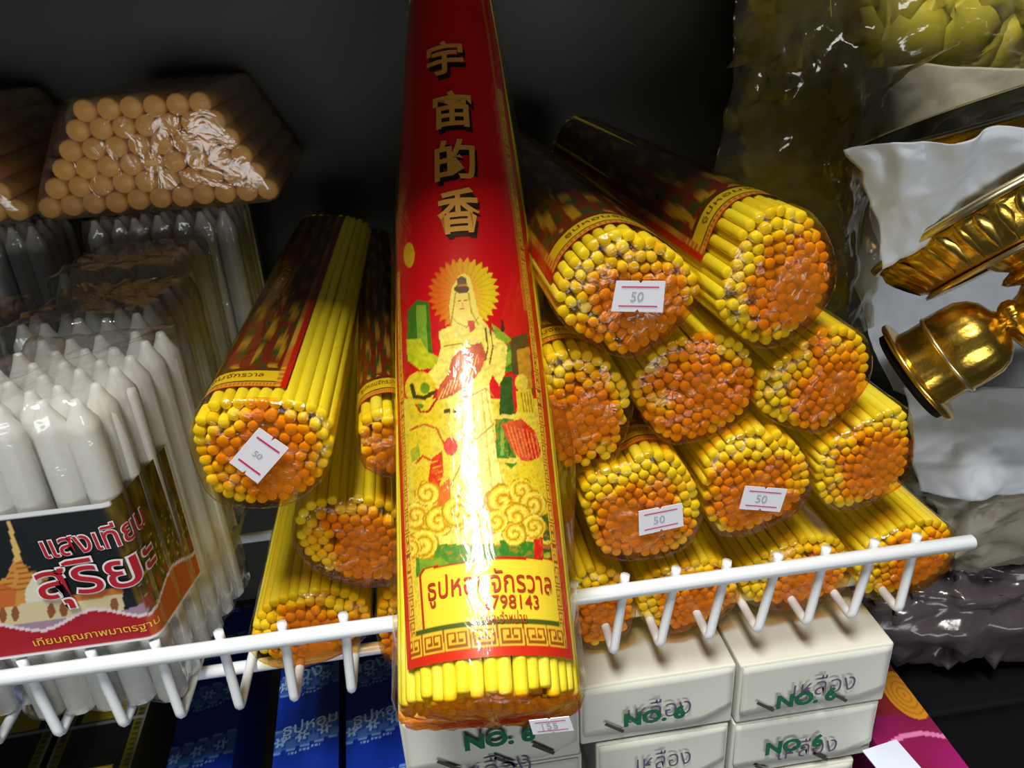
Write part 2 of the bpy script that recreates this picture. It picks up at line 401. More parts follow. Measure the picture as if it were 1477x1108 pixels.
BAND_TEXT = 'ธูปหอมจักรวาล'
def bundle(label, outline, Y, yaw=0.0, band=None, stick=None, group=None, L=SL, patch=(0.05, -0.12), seed=0, ringback=0.0018):
    XZ = np.array([[atY(x, y, Y)[0], atY(x, y, Y)[2]] for x, y in outline])
    P = resample(smooth_poly(XZ + (XZ - XZ.mean(0)) * .012, 1), 60)
    org = np.array([P[:, 0].mean(), Y, P[:, 1].min()]); P = P - org[[0, 2]]
    t = thing('incense_bundle', label, 'incense bundle', org, group, yaw)
    Nn = outward(P); cen = P.mean(0)
    pts, rn = pack_points(P, SR, 0.0049)
    for i, (q, k) in enumerate(zip(pts, rn)):
        o = bpy.data.objects.new('incense_stick', STICKS[rng.integers(0, len(STICKS))]); COL.objects.link(o); o.parent = t
        s = rng.uniform(0.93, 1.07) if k else rng.uniform(0.97, 1.06)
        back = ringback * (1.0 if k == 0 else 0.3 if k == 1 else 0.0) + rng.uniform(0.0, 0.0014)
        o.location = (q[0], back, q[1]); o.scale = (s, 1, s * rng.uniform(.9, 1.05)); o.rotation_euler = (rng.normal(0, .002), rng.uniform(0, 6.28), rng.normal(0, .002))
    # film round the sides
    n = len(P); ys = [0.0022, 0.006, 0.012, 0.02, 0.03, 0.045, 0.07, 0.11, 0.16, 0.22, L - 0.01, L, L + 0.004]
    V = []
    for j, y in enumerate(ys):
        for i in range(n):
            e = 0.0009 + 0.0005 * nz(P[i, 0] * 120, y * 60 + seed, P[i, 1] * 120)
            if j >= len(ys) - 1: e = -0.02
            V.append((*(P[i] + Nn[i] * e)[:1], y, (P[i] + Nn[i] * e)[1]))
    F = grid_faces(n, len(ys), True); F.append(tuple(range((len(ys) - 1) * n, len(ys) * n)))
    part('wrapper', V, F, MATS['film_yellow'], t, smooth=True)
    # film over the end, gathered and stuck down into an amber patch
    R = np.sqrt(np.mean(np.sum((P - cen) ** 2, 1))); V = []; A = []
    rings = [(1.0, 0.0022), (.985, 0.0004), (.95, -0.0006), (.88, -0.0012), (.78, -0.0014), (.66, -0.0014), (.54, -0.0013), (.42, -0.0012), (.3, -0.0012), (.18, -0.0012), (.07, -0.0012)]
    pc = np.array(patch) * R + cen
    for j, (s, y) in enumerate(rings):
        for i in range(n):
            q = cen + (P[i] - cen) * s + Nn[i] * (0.0011 if s > .97 else 0.0006 if s > .9 else 0)
            w = 0.0 if j < 2 else 0.0009
            V.append((q[0], y + w * nz(q[0] * 160 + seed, q[1] * 160, seed * 1.7) * 1.3, q[1]))
            dd = np.linalg.norm((q - pc) * np.array([1, 1.05])) / R
            A.append(1.15 - dd * 1.02 + 0.45 * nz(q[0] * 90, q[1] * 90, seed * 3.1) + (0.14 if q[1] < cen[1] - .3 * R else 0.0))
    V.append((cen[0], float(np.mean([q[1] for q in V[-n:]])), cen[1])); A.append(A[-1])
    F = [tuple(reversed(q)) for q in grid_faces(n, len(rings), True)]; b = (len(rings) - 1) * n
    F += [(b + (i + 1) % n, b + i, len(V) - 1) for i in range(n)]
    part('end_film', V, F, MATS['film_end'], t, smooth=True, attr=A, label='orange film gathered over the stick ends')
    if band:
        a0, a1, y0 = band; ang = np.degrees(np.arctan2(P[:, 1] - cen[1], P[:, 0] - cen[0]))
        # arc by angle, measured clockwise from the left (180) over the top to the right (0)
        order = np.argsort(-ang); PP = P[order]; NN = Nn[order]; AA = ang[order]
        na, ny = 70, 60; tt = np.linspace(a0, a1, na); y1 = y0 + 0.2
        px = np.interp(-tt, -AA, PP[:, 0]); pz = np.interp(-tt, -AA, PP[:, 1]); nx = np.interp(-tt, -AA, NN[:, 0]); nzz = np.interp(-tt, -AA, NN[:, 1])
        yy = np.r_[y0 + np.linspace(0, 0.02, 40), np.linspace(y0 + .024, L - .002, 24)]  # band carried on to the stick backs, its dark print standing in for shade
        V = [(px[i] + nx[i] * .0005, y, pz[i] + nzz[i] * .0005) for y in yy for i in range(na)]
        tq = np.tile(np.linspace(0, 1, na), len(yy)); yq = np.repeat(yy, na)
        lb = part('paper_band', V, grid_faces(na, len(yy)), MATS['label_print'], t, smooth=True, cols=bundle_label_paint(tq, yq, y0, y1), label='red and gold printed paper band')
        def fm(u, v):
            k = (u + .5) * (na - 1); x = np.interp(k, range(na), px); z = np.interp(k, range(na), pz); a = np.interp(k, range(na), nx); b2 = np.interp(k, range(na), nzz)
            return (x + a * .0007, y0 + 0.0104 + v, z + b2 * .0007)
        arc = float(np.sum(np.hypot(np.diff(px), np.diff(pz))))
        text_on('band_lettering', BAND_TEXT, 0.56, fm, MATS['ink_brown'], lb, cuts=0.03, height=0.0058)
    return t, org, yaw
GR = 'wrapped yellow incense bundles on the wire shelf'
def st(b, corners, text, Y):
    t, org, yaw = b
    s = sticker(t, corners, Y, text, org)
U1 = [(800, 447), (806, 420), (818, 390), (838, 365), (868, 343), (905, 333), (945, 345), (985, 372), (1008, 398), (1017, 418), (1008, 438), (960, 489), (911, 519), (877, 507), (829, 480)]
b = bundle('pinched yellow incense bundle with a straight 50 sticker on top of its pile', U1, 0.010, 0.02, band=(172, 10, 0.013), group=GR, seed=1, patch=(0.15, -.1), ringback=.0022)
st(b, [(889, 405), (960, 406), (956, 451), (881, 449)], '50', 0.0068)
U2 = [(1034, 440), (1046, 402), (1058, 372), (1070, 342), (1085, 322), (1104, 308), (1130, 300), (1160, 303), (1182, 320), (1201, 356), (1209, 396), (1201, 431), (1177, 460), (1151, 489), (1120, 502), (1088, 500), (1066, 483), (1044, 460)]
bundle('large round yellow incense bundle without a sticker, topmost beside the hanging clear plastic', U2, 0.012, 0.05, band=(172, 12, 0.024), group=GR, seed=2, patch=(0.3, -.05), ringback=.003)
T1 = [(784, 560), (788, 520), (806, 511), (830, 508), (857, 513), (881, 526), (902, 548), (913, 574), (909, 604), (897, 639), (883, 668), (850, 677), (815, 683), (797, 651), (786, 604)]
bundle('yellow incense bundle half behind the red bundle, directly under the pinched one', T1, 0.016, -0.01, band=(160, 60, 0.014), group=GR, seed=3, patch=(-.15, -.05))
T2 = [(914, 560), (925, 534), (944, 513), (963, 500), (986, 490), (1015, 484), (1045, 487), (1073, 497), (1087, 513), (1092, 538), (1087, 574), (1078, 600), (1050, 621), (1015, 635), (977, 642), (958, 635), (940, 618), (926, 595), (916, 576)]
bundle('six-sided yellow incense bundle wedged under both bundles of the top row', T2, 0.018, 0.0, group=GR, seed=4, patch=(.05, .12))
T3 = [(1090, 574), (1099, 542), (1134, 518), (1168, 494), (1203, 472), (1242, 479), (1259, 509), (1257, 548), (1233, 583), (1194, 626), (1155, 622), (1112, 605), (1092, 587)]
bundle('yellow incense bundle under the large round one, nearest the gold candle cup', T3, 0.018, 0.03, group=GR, seed=5, patch=(.2, 0))
S1 = [(838, 713), (850, 692), (872, 680), (903, 674), (927, 657), (952, 653), (976, 659), (992, 680), (1006, 701), (1013, 735), (1012, 750), (1006, 766), (993, 788), (964, 803), (927, 808), (887, 808), (866, 799), (854, 772), (841, 738)]
b = bundle('yellow incense bundle with a tilted 50 sticker, beside the red bundle', S1, 0.013, 0.0, band=(130, 60, 0.011), group=GR, seed=6, patch=(-.1, -.15))
st(b, [(921, 738), (984, 726), (986, 759), (922, 773)], '50', 0.0098)
S2 = [(1017, 700), (1020, 672), (1036, 650), (1065, 630), (1105, 621), (1140, 632), (1166, 660), (1176, 695), (1166, 725), (1130, 752), (1080, 773), (1048, 775), (1028, 762), (1020, 735)]
b = bundle('round yellow incense bundle with a 50 sticker, in the middle of its pile', S2, 0.013, 0.01, group=GR, seed=7, patch=(0, -.15), ringback=.003)
st(b, [(1075, 701), (1136, 706), (1125, 739), (1066, 734)], '50', 0.0098)
S3 = [(1181, 668), (1191, 646), (1233, 620), (1277, 598), (1308, 588), (1318, 613), (1316, 691), (1277, 717), (1225, 741), (1192, 730), (1181, 709)]
bundle('five-sided yellow incense bundle without a sticker beside the hanging white paper', S3, 0.016, 0.03, group=GR, seed=8, patch=(.2, .05))
B1 = [(826, 850), (836, 828), (858, 820), (884, 826), (905, 842), (917, 868), (912, 905), (895, 925), (868, 938), (844, 934), (828, 900)]
bundle('yellow incense bundle behind the rail, its end half behind the red bundle', B1, 0.018, 0.0, group=GR, seed=9)
B2 = [(924, 867), (927, 844), (952, 827), (979, 818), (1019, 811), (1052, 814), (1064, 830), (1067, 855), (1058, 876), (1038, 894), (995, 908), (958, 916), (933, 901), (924, 885)]
bundle('bottom yellow incense bundle behind the rail under the tilted 50 sticker', B2, 0.018, 0.0, group=GR, seed=10, patch=(.15, -.1))
B3 = [(1072, 856), (1076, 830), (1103, 806), (1138, 789), (1181, 780), (1218, 783), (1231, 808), (1227, 839), (1203, 867), (1125, 883), (1086, 873)]
bundle('bottom yellow incense bundle behind the rail under the round 50 sticker bundle', B3, 0.018, 0.02, group=GR, seed=11, patch=(.1, -.1), ringback=.003)
B4 = [(1238, 835), (1246, 802), (1268, 780), (1303, 764), (1346, 755), (1376, 763), (1382, 787), (1372, 824), (1337, 850), (1303, 860), (1251, 867)]
bundle('bottom yellow incense bundle at the end of the white rail, with orange film', B4, 0.016, 0.03, group=GR, seed=12, patch=(.2, .05), ringback=.003)
L1 = [(275, 627), (280, 603), (299, 586), (337, 581), (389, 581), (423, 583), (456, 589), (473, 601), (482, 618), (480, 653), (467, 687), (436, 718), (393, 732), (337, 733), (302, 718), (285, 679), (275, 648)]
b = bundle('yellow incense bundle with a slanted 50 sticker, topmost beside the white candles', L1, 0.002, -0.03, band=(178, 62, 0.013), group=GR, seed=13, patch=(.1, .05), ringback=.0024)
st(b, [(374, 617), (417, 646), (372, 698), (331, 668)], '50', -0.0012)
L2 = [(515, 625), (524, 604), (547, 594), (572, 592), (592, 604), (600, 640), (592, 680), (572, 692), (545, 683), (523, 670)]
bundle('yellow incense bundle beside the slanted 50 sticker bundle, partly behind the red bundle', L2, 0.012, 0.03, band=(150, 40, 0.016), group=GR, seed=14)
L3 = [(422, 762), (434, 737), (460, 728), (497, 722), (538, 726), (566, 734), (586, 755), (590, 800), (573, 845), (520, 847), (460, 829), (430, 800)]
bundle('yellow incense bundle without sticker, under the slanted 50 sticker bundle', L3, 0.014, 0.0, group=GR, seed=15, patch=(.2, -.05), ringback=.0036)
L4 = [(360, 912), (378, 880), (419, 864), (460, 858), (500, 862), (527, 876), (536, 893), (529, 916), (502, 939), (451, 960), (405, 966), (364, 948)]
bundle('bottom yellow incense bundle behind the rail next to the white candle packs', L4, 0.020, 0.0, group=GR, seed=16, patch=(.1, -.1), ringback=.0036)
L5 = [(543, 890), (552, 862), (575, 846), (612, 848), (640, 880), (640, 930), (615, 965), (580, 976), (557, 953), (545, 920)]
bundle('bottom yellow incense bundle mostly hidden behind the standing red bundle', L5, 0.018, 0.0, group=GR, seed=17)

# ---------------------------------------------------------------- the big red bundle
RB = CAM + ray(708, 1018) * 0.279; RT = CAM + ray(650, 2) * 0.466
RA = (RT - RB); RL = float(np.linalg.norm(RA)); RA = RA / RL
RE = np.array([1.0, 0, 0]) - RA * RA[0]; RE /= np.linalg.norm(RE); RN = np.cross(RE, RA)     # side, top normal
def rrad(s): return float(np.interp(s / RL, [-.05, 0, .21, .33, .53, .71, .85, .97, 1.05], [.0325, .0328, .0332, .0336, .0327, .0297, .0273, .0244, .024]))
def rpt(th, s, off=0.0):
    r = rrad(s) + off; return RB + RA * s + RE * (r * math.sin(th)) + RN * (r * math.cos(th))
def ruv(x, y, r0=0.036):
    """pixel -> (theta, s) on the red bundle"""
    d = ray(x, y); r0 = 0.0332
    for _ in range(4):
        o = CAM - RB; dp = d - RA * (d @ RA); op = o - RA * (o @ RA)
        a = dp @ dp; bq = 2 * dp @ op; c = op @ op - r0 * r0; disc = bq * bq - 4 * a * c
        t = (-bq - math.sqrt(max(disc, 0))) / (2 * a); q = o + d * t; s = float(q @ RA); r0 = rrad(s) + 0.0006
    return math.atan2(q @ RE, q @ RN), s
red = thing('red_incense_bundle', 'big long incense bundle with red and gold picture label, leaning over the rail', 'incense bundle', RB)
def red_stick(rs, k0, r_off):
    ss = [0.0, 0.0002, 0.0009, 0.003, 0.05, 0.10, 0.15, 0.20, 0.26, 0.32, RL]; rr = [rs * .01, rs * .7, rs * .95, rs] + [rs] * 7
    v = []; n = 10
    for s, q in zip(ss, rr):
        R = rrad(s) - r_off
        for k in range(n):
            a = 2 * math.pi * k / n; v.append((q * math.cos(a), s, R + q * math.sin(a)))
    f = [tuple(reversed(q)) for q in grid_faces(n, len(ss), True)]; f.append(tuple(range((len(ss) - 1) * n, len(ss) * n)))
    return mesh('incense_stick', v, f, True)
Mred = Matrix(((RE[0], RA[0], RN[0]), (RE[1], RA[1], RN[1]), (RE[2], RA[2], RN[2]))).to_4x4()
for ring, (cnt, roff) in enumerate(((41, 0.0028), (34, 0.0077), (27, 0.0126), (20, 0.0175))):
    ms = []
    for mname in ('stick_yellow', 'stick_pale', 'stick_yellow'):
        me = red_stick(0.00248, ring, roff); me.materials.append(MATS[mname]); ms.append(me)
    for k in range(cnt):
        o = bpy.data.objects.new('incense_stick', ms[k % 3]); COL.objects.link(o); o.parent = red
        a = 2 * math.pi * (k + (ring * .5) + rng.normal(0, .05)) / cnt
        o.matrix_local = Mred @ Matrix.Rotation(a, 4, 'Y') @ Matrix.Translation((0, float(rng.uniform(-.0015, .0015)), float(rng.normal(0, .0003))))
# label --------------------------------------------------------------
LS0 = ruv(712, 947)[1]; LS1 = RL * 0.97
def lab_lr(s):
    f = (s - LS0) / (LS1 - LS0)
    return math.radians(np.interp(f, [0, .12, .3, .5, 1], [-57, -63, -68, -76, -78])), math.radians(np.interp(f, [0, .3, .6, 1], [61, 60, 58, 62]))
nu, nv = 200, 640
svals = np.linspace(LS0, LS1, nv); V = np.zeros((nv, nu, 3)); UU = np.zeros((nv, nu)); WW = np.zeros((nv, nu)); SS = np.zeros((nv, nu))
for j, s in enumerate(svals):
    a, b2 = lab_lr(s); th = np.linspace(a, b2, nu); r = rrad(s) + 0.0005
    skew = 0.0
    V[j] = RB + RA * s + np.outer(r * np.sin(th), RE) + np.outer(r * np.cos(th), RN)
    UU[j] = np.linspace(0, 1, nu); WW[j] = r * (th - a); SS[j] = s - LS0
PX, PY = proj(V.reshape(-1, 3)); U = UU.ravel(); Wd = WW.ravel(); S0 = SS.ravel()
PX = np.asarray(PX); PY = np.asarray(PY); npt = len(PX)
C = np.tile(lin((206, 14, 30)), (npt, 1))
def fill(poly, rgb): C[in_poly(PX, PY, poly)] = lin(rgb)
def ell(cx, cy, rx, ry, rgb, m=None):
    k = ((PX - cx) / rx) ** 2 + ((PY - cy) / ry) ** 2 < 1
    if m is not None: k &= m
    C[k] = lin(rgb)
def rect(x0, y0, x1, y1, rgb): C[(PX > x0) & (PX < x1) & (PY > y0) & (PY < y1)] = lin(rgb)
def curve_line(pts, w, rgb):
    pts = np.asarray(pts, float)
    for a, b2 in zip(pts, pts[1:]):
        d = b2 - a; t = np.clip(((PX - a[0]) * d[0] + (PY - a[1]) * d[1]) / (d @ d + 1e-9), 0, 1)
        C[np.hypot(PX - a[0] - t * d[0], PY - a[1] - t * d[1]) < w] = lin(rgb)
# lower ground: pale yellow clouds over green
C[PY > 575] = lin((224, 211, 76))
k = (PY > 455) & (PY <= 575) & (PX < 640); C[k] = lin((206, 24, 32))
fill([(588, 448), (602, 432), (618, 436), (624, 520), (604, 532), (586, 520)], (62, 120, 34)); fill([(600, 440), (614, 440), (618, 520), (604, 526)], (128, 172, 60))
fill([(586, 490), (606, 488), (618, 508), (634, 516), (626, 530), (606, 534), (588, 520)], (196, 206, 44))
fill([(718, 500), (748, 494), (752, 512), (746, 532), (724, 540), (718, 520)], (66, 132, 40)); fill([(722, 514), (744, 500), (750, 510), (726, 534)], (142, 186, 62))
fill([(736, 488), (760, 480), (766, 520), (770, 570), (740, 565)], (84, 78, 44)); fill([(745, 505), (764, 500), (768, 560), (752, 566)], (196, 150, 46))
fill([(722, 545), (746, 540), (750, 580), (742, 600), (720, 600)], (52, 88, 34)); fill([(738, 540), (748, 540), (752, 590), (742, 596)], (206, 28, 40))
# right pale yellow child and scrolls
ell(752, 552, 9, 12, (222, 206, 70)); fill([(744, 565), (766, 560), (772, 590), (756, 600), (746, 592)], (218, 200, 50))
for i in range(4): curve_line([(752 + 4 * i, 566), (756 + 4 * i, 594)], .8, (170, 130, 30))
# sunburst halo
hx, hy = 669, 424; dx = PX - hx; dy = PY - hy; an = np.arctan2(dy, dx); rr = np.hypot(dx, dy * .98)
tri = np.abs(((an / (2 * np.pi) * 30) % 1) - .5) * 2
k = rr < 44 + 8 * tri
mixf = np.clip((dx + 36) / 70, 0, 1)[:, None]; hc = lin((226, 110, 26)) * (1 - mixf) + lin((236, 214, 40)) * mixf
inner = np.clip((34 - rr) / 26, 0, 1)[:, None] * 0.55; hc = hc * (1 - inner) + lin((232, 120, 60)) * inner
C[k] = hc[k]
ray_k = k & (np.sin(an * 30) > .75) & (rr > 22); C[ray_k] *= .8
# figure: veil, robe, sleeves
PALE = (238, 228, 120); CREAM = (244, 238, 160)
fill([(650, 470), (648, 440), (652, 414), (662, 398), (670, 394), (678, 400), (684, 424), (690, 452), (706, 474), (722, 488), (732, 500), (728, 540), (720, 556), (710, 540), (704, 560), (712, 600), (716, 640), (728, 690), (756, 756), (768, 790), (632, 796), (634, 740), (648, 690), (650, 640), (648, 590), (640, 566), (622, 556), (616, 540), (630, 524), (636, 500), (632, 478)], PALE)
fill([(660, 560), (706, 556), (712, 620), (724, 690), (745, 770), (660, 790), (664, 700), (656, 630)], CREAM)
ell(667, 437, 10.5, 14, (240, 214, 116)); ell(666, 417, 11, 6.5, (92, 66, 44)); ell(666, 406, 7, 7, (112, 84, 50)); rect(659, 410, 674, 413, (190, 120, 60))
rect(660, 433, 665, 434.5, (110, 76, 50)); rect(669, 433, 674, 434.5, (110, 76, 50)); rect(666.2, 436, 667.6, 442, (206, 160, 90)); rect(663.5, 445, 670, 446.4, (190, 70, 60))
curve_line([(657, 424), (653, 450), (650, 470)], 1.1, (190, 160, 50)); curve_line([(676, 424), (680, 450), (690, 468)], 1.1, (190, 160, 50))
curve_line([(652, 458), (660, 466), (672, 472), (684, 466), (690, 458)], .9, (180, 130, 60)); fill([(674, 462), (684, 462), (686, 474), (678, 480)], (204, 70, 60))
fill([(652, 516), (672, 498), (694, 494), (702, 512), (694, 534), (676, 556), (650, 572), (628, 578), (634, 556), (646, 540)], (198, 92, 60))
for i in range(9): curve_line([(640 + i * 6, 560 - i * 6), (632 + i * 6, 578 - i * 4)], .8, (232, 190, 130))
fill([(640, 492), (676, 478), (692, 484), (680, 500), (650, 506)], (236, 224, 96)); ell(682, 490, 8, 7, (240, 222, 130))
curve_line([(640, 500), (664, 496), (684, 498)], .9, (160, 120, 30)); curve_line([(700, 474), (704, 500), (700, 520)], 1.2, (120, 90, 30)); curve_line([(707, 474), (711, 500), (706, 526)], 1.0, (120, 90, 30))
fill([(708, 466), (722, 476), (738, 490), (732, 496), (716, 488)], (140, 180, 50)); curve_line([(724, 462), (726, 476)], 1.4, (70, 40, 30)); ell(725, 474, 3, 5, (60, 30, 26))
for x0, x1 in ((668, 664), (682, 690), (694, 716), (700, 738)): curve_line([(x0, 560), ((x0 + x1) / 2, 660), (x1, 770)], .9, (206, 190, 80))
curve_line([(650, 700), (680, 640), (712, 612)], 1.2, (180, 160, 70)); curve_line([(664, 580), (700, 560), (712, 572)], .8, (186, 150, 60))
# dragon and attendant shapes, left and right
for cxx, cyy, rx, ry in ((606, 560, 22, 24), (612, 596, 26, 20), (604, 640, 18, 26), (616, 700, 24, 30)): ell(cxx, cyy, rx, ry, (224, 206, 52))
curve_line([(594, 556), (598, 572), (612, 574), (626, 566)], 3.0, (70, 66, 26)); ell(613, 560, 7, 8, (110, 150, 40)); ell(606, 586, 5, 4, (90, 140, 40))
curve_line([(600, 584), (606, 594), (618, 594), (630, 576)], 1.4, (170, 40, 20)); curve_line([(592, 620), (612, 612), (630, 618), (640, 640)], 1.6, (186, 96, 30)); rect(640, 590, 650, 596, (70, 60, 40)); rect(654, 591, 664, 595, (60, 50, 40))
fill([(592, 650), (604, 640), (606, 660), (594, 668)], (160, 180, 60)); curve_line([(600, 668), (610, 658), (622, 664)], 1.6, (196, 70, 30))
ell(650, 644, 10, 13, (214, 66, 70)); fill([(622, 662), (638, 650), (640, 680), (634, 700), (620, 712), (618, 690)], (206, 60, 30)); fill([(628, 706), (648, 690), (652, 730), (632, 738)], (208, 110, 46))
fill([(668, 560), (674, 556), (676, 580), (668, 586)], (206, 110, 60))
for i in range(6): curve_line([(620 + i * 4, 668 + i * 8), (632 + i * 3, 664 + i * 8)], .8, (236, 160, 60))
fill([(714, 604), (740, 602), (744, 660), (716, 664)], (64, 130, 44)); rect(722, 612, 727, 658, (130, 176, 80)); rect(733, 612, 736, 658, (40, 100, 40)); rect(712, 598, 742, 604, (226, 214, 110)); rect(712, 661, 746, 668, (226, 214, 100)); fill([(728, 668), (746, 668), (738, 676)], (60, 130, 44))
fill([(722, 612), (752, 604), (772, 622), (780, 650), (778, 672), (752, 664), (738, 648)], (206, 84, 50)); fill([(752, 604), (772, 622), (780, 650), (778, 672), (764, 664), (758, 640)], (204, 42, 28))
for i in range(8): curve_line([(730 + i * 6, 612 + i * 2), (744 + i * 5, 656 + i)], .8, (236, 140, 90))
fill([(756, 668), (778, 660), (792, 700), (790, 760), (740, 760), (730, 700)], (226, 208, 50))
# swirled clouds
def swirl(cx0, cy0, R, seed=0):
    d = np.hypot(PX - cx0, PY - cy0); a = np.arctan2(PY - cy0, PX - cx0); kk = d < R * (1 + .07 * np.cos(5 * a + seed))
    w = np.sin(d * (2.2 * np.pi / R) * 1.6 - a + seed); base = lin((228, 208, 56)); dark = lin((190, 150, 30)); lite = lin((242, 228, 110))
    c = np.where((w > .72)[:, None], dark, np.where((w < -.5)[:, None], lite, base)); C[kk] = c[kk]; ring = kk & (d > R * .93); C[ring] = lin((186, 144, 30))
rect(600, 785, 812, 832, (76, 140, 46)); fill([(604, 800), (640, 806), (650, 816), (606, 826)], (120, 168, 50)); fill([(720, 778), (770, 782), (768, 806), (722, 808)], (52, 128, 40)); rect(770, 775, 783, 808, (206, 36, 34)); rect(783, 786, 800, 792, (196, 110, 50)); rect(783, 792, 800, 812, (70, 90, 40)); ell(789, 802, 5, 5, (160, 190, 50)); fill([(780, 745), (800, 735), (802, 780), (784, 780)], (70, 100, 40))
for q in ((600, 745, 20, 0), (632, 752, 22, 2), (660, 740, 24, 1), (690, 748, 22, 4), (616, 712, 18, 3), (610, 785, 22, 1), (592, 790, 16, 0), (724, 724, 26, 2), (752, 708, 18, 5), (768, 728, 20, 1), (744, 746, 22, 3), (770, 760, 18, 0), (742, 770, 18, 4), (715, 752, 18, 2)): swirl(*q)
fn = np.array([nz(a * .16, b2 * .16, .5) + .6 * nz(a * .4, b2 * .4, 2.5) for a, b2 in zip(PX, PY)]); k = PY > 470; C[k] *= np.clip(1 + .28 * fn[k], .6, 1.2)[:, None]; k = (PY > 600) & (fn > .42); C[k] = C[k] * .5 + lin((196, 120, 30)) * .5
# text panel
PANEL = [(607, 832), (613, 822), (652, 815), (722, 806), (794, 808), (802, 816), (809, 892), (800, 902), (690, 909), (618, 922), (613, 912)]
ctr = np.mean(PANEL, axis=0); fill([tuple(ctr + (np.array(q) - ctr) * np.array([1.03, 1.06])) for q in PANEL], (178, 40, 22)); fill(PANEL, (236, 218, 66))
k = (S0 < 0.0118) & (S0 > 0.0102); C[k] = lin((74, 96, 34))
# greek key border along the bottom and the long sides, red outer strip
def key(lat, lon, lo, hi, cell, mask):
    kk = mask & (lat >= lo) & (lat < hi); C[kk] = lin((234, 196, 66)); h = hi - lo
    a = (lat - lo) / h; b2 = (lon / cell) % 1.0
    dk = kk & (((a > .14) & (a < .24) & (b2 > .1) & (b2 < .9)) | ((b2 > .1) & (b2 < .18) & (a > .14) & (a < .86)) | ((a > .76) & (a < .86) & (b2 > .1) & (b2 < .48)) | ((b2 > .42) & (b2 < .48) & (a > .38) & (a < .86)) | ((a > .38) & (a < .48) & (b2 > .28) & (b2 < .48)) |
               ((b2 > .82) & (b2 < .9) & (a > .14) & (a < .86)) | ((a > .76) & (a < .86) & (b2 > .56) & (b2 < .9)) | ((b2 > .54) & (b2 < .6) & (a > .38) & (a < .86)) | ((a > .38) & (a < .48) & (b2 > .54) & (b2 < .74)) | (b2 > .965) | (b2 < .03))
    C[dk] = lin((150, 84, 26))
WT = np.repeat([rrad(s) * (lab_lr(s)[1] - lab_lr(s)[0]) for s in svals], nu)
key(S0, Wd, 0.0030, 0.0100, 0.0092, np.ones(npt, bool))
low = S0 < RL * .44
key(Wd, S0, 0.0030, 0.0066, 0.0080, low & (S0 > .0100)); key(WT - Wd, S0, 0.0030, 0.0066, 0.0080, (S0 > .0100) & (S0 < RL * .72))
C[(Wd < 0.0030) & low] = lin((204, 40, 26)); C[(WT - Wd) < 0.0030] = lin((204, 52, 26)); C[(S0 < 0.0030)] = lin((204, 46, 26))
C[(Wd < 0.0024) & ~low] = lin((150, 16, 22)); k = (WT - Wd > .0066) & (WT - Wd < .0086) & (S0 > RL * .36); C[k] = lin((200, 110, 40))
ell(590, 368, 8, 18, (222, 178, 40))
# printed-dot relief is left to the film; the sheet itself
lab = part('picture_label', V.reshape(-1, 3), grid_faces(nu, nv), MATS['label_print'], red, RB, True, cols=C, label='red paper label with robed figure, halo and clouds')
def rmap(px, py, off=0.0011, rot=0.0):
    th0, s0 = ruv(px, py); r0 = rrad(s0)
    def f(u, v):
        uu = u * math.cos(rot) - v * math.sin(rot); vv = u * math.sin(rot) + v * math.cos(rot); return rpt(th0 + uu / r0, s0 + vv, off)
    return f
for ch, x, y, w in (('宇', 641, 84, .0185), ('宙', 652, 158, .0185), ('的', 656, 230, .0185), ('香', 661, 304, .0185)):
    text_on('title_shadow', ch, w, rmap(x + 4, y + 6, .0009), MATS['ink_black'], lab, RB, offset=.035, cuts=.003, height=w * 1.42)
    text_on('title_character', ch, w, rmap(x, y, .0013), MATS['ink_gold'], lab, RB, offset=.022, cuts=.003, height=w * 1.42)
def arc_w(p, q): a, b2 = ruv(*p), ruv(*q); return abs(a[0] - b2[0]) * 0.0334
text_on('name_lettering', 'ธูปหอมจักรวาล', arc_w((622, 860), (795, 845)), rmap(709, 843), MATS['ink_red'], lab, RB, offset=.004, cuts=.003, height=.0108)
text_on('phone_lettering', '2798143', arc_w((699, 868), (777, 862)), rmap(738, 868), MATS['ink_red'], lab, RB, offset=.004, cuts=.003, height=.0046)
text_on('maker_lettering', 'ดและจำหน่าย', arc_w((694, 892), (759, 887)), rmap(727, 890), MATS['ink_red'], lab, RB, cuts=.003, height=.0042)
# film
n = 72; ss = [0.0005, .004, .01, .02] + list(np.linspace(.035, RL - .01, 26)) + [RL, RL + .006, RL + .016]
V = []
for j, s in enumerate(ss):
    for i in range(n):
        th = 2 * math.pi * i / n; e = 0.0021 + 0.0007 * nz(math.sin(th) * 4, s * 22, math.cos(th) * 4)
        e += 0.005 * math.exp(-((th - 1.5) / .12) ** 2) * math.exp(-((s - .095) / .03) ** 2)
        if j == len(ss) - 2: e = -.006
        if j == len(ss) - 1: e = -.022
        if j == 0: e = 0.0009
        V.append(rpt(th, s, e))
part('wrapper', V, grid_faces(n, len(ss), True), MATS['film_red'], red, RB, True)
V = []; A = []
rr = [(1.0, .0005, .0009), (1, -.0015, 0.0), (.97, -.0035, 0), (.86, -.0045, 0), (.7, -.005, 0), (.5, -.005, 0), (.3, -.005, 0), (.1, -.005, 0)]
for j, (sc, s, e) in enumerate(rr):
    for i in range(n):
        th = 2 * math.pi * i / n; q = rpt(th, 0, e) - RB; w = 0 if j == 0 else nz(math.sin(th) * 5, j * .4, math.cos(th) * 5) * .0024
        V.append(RB + q * sc + RA * (s + w)); A.append(.10 if j == 0 else .5 + .25 * nz(i * .4, j, 3))
part('end_film', V, grid_faces(n, len(rr), True), MATS['film_end'], red, RB, True, attr=A, label='orange film folded over the bottom end')
tagp = sticker(red, [(763, 1040), (821, 1034), (828, 1054), (769, 1060)], float(RB[1]) - 0.0235, '155', RB)

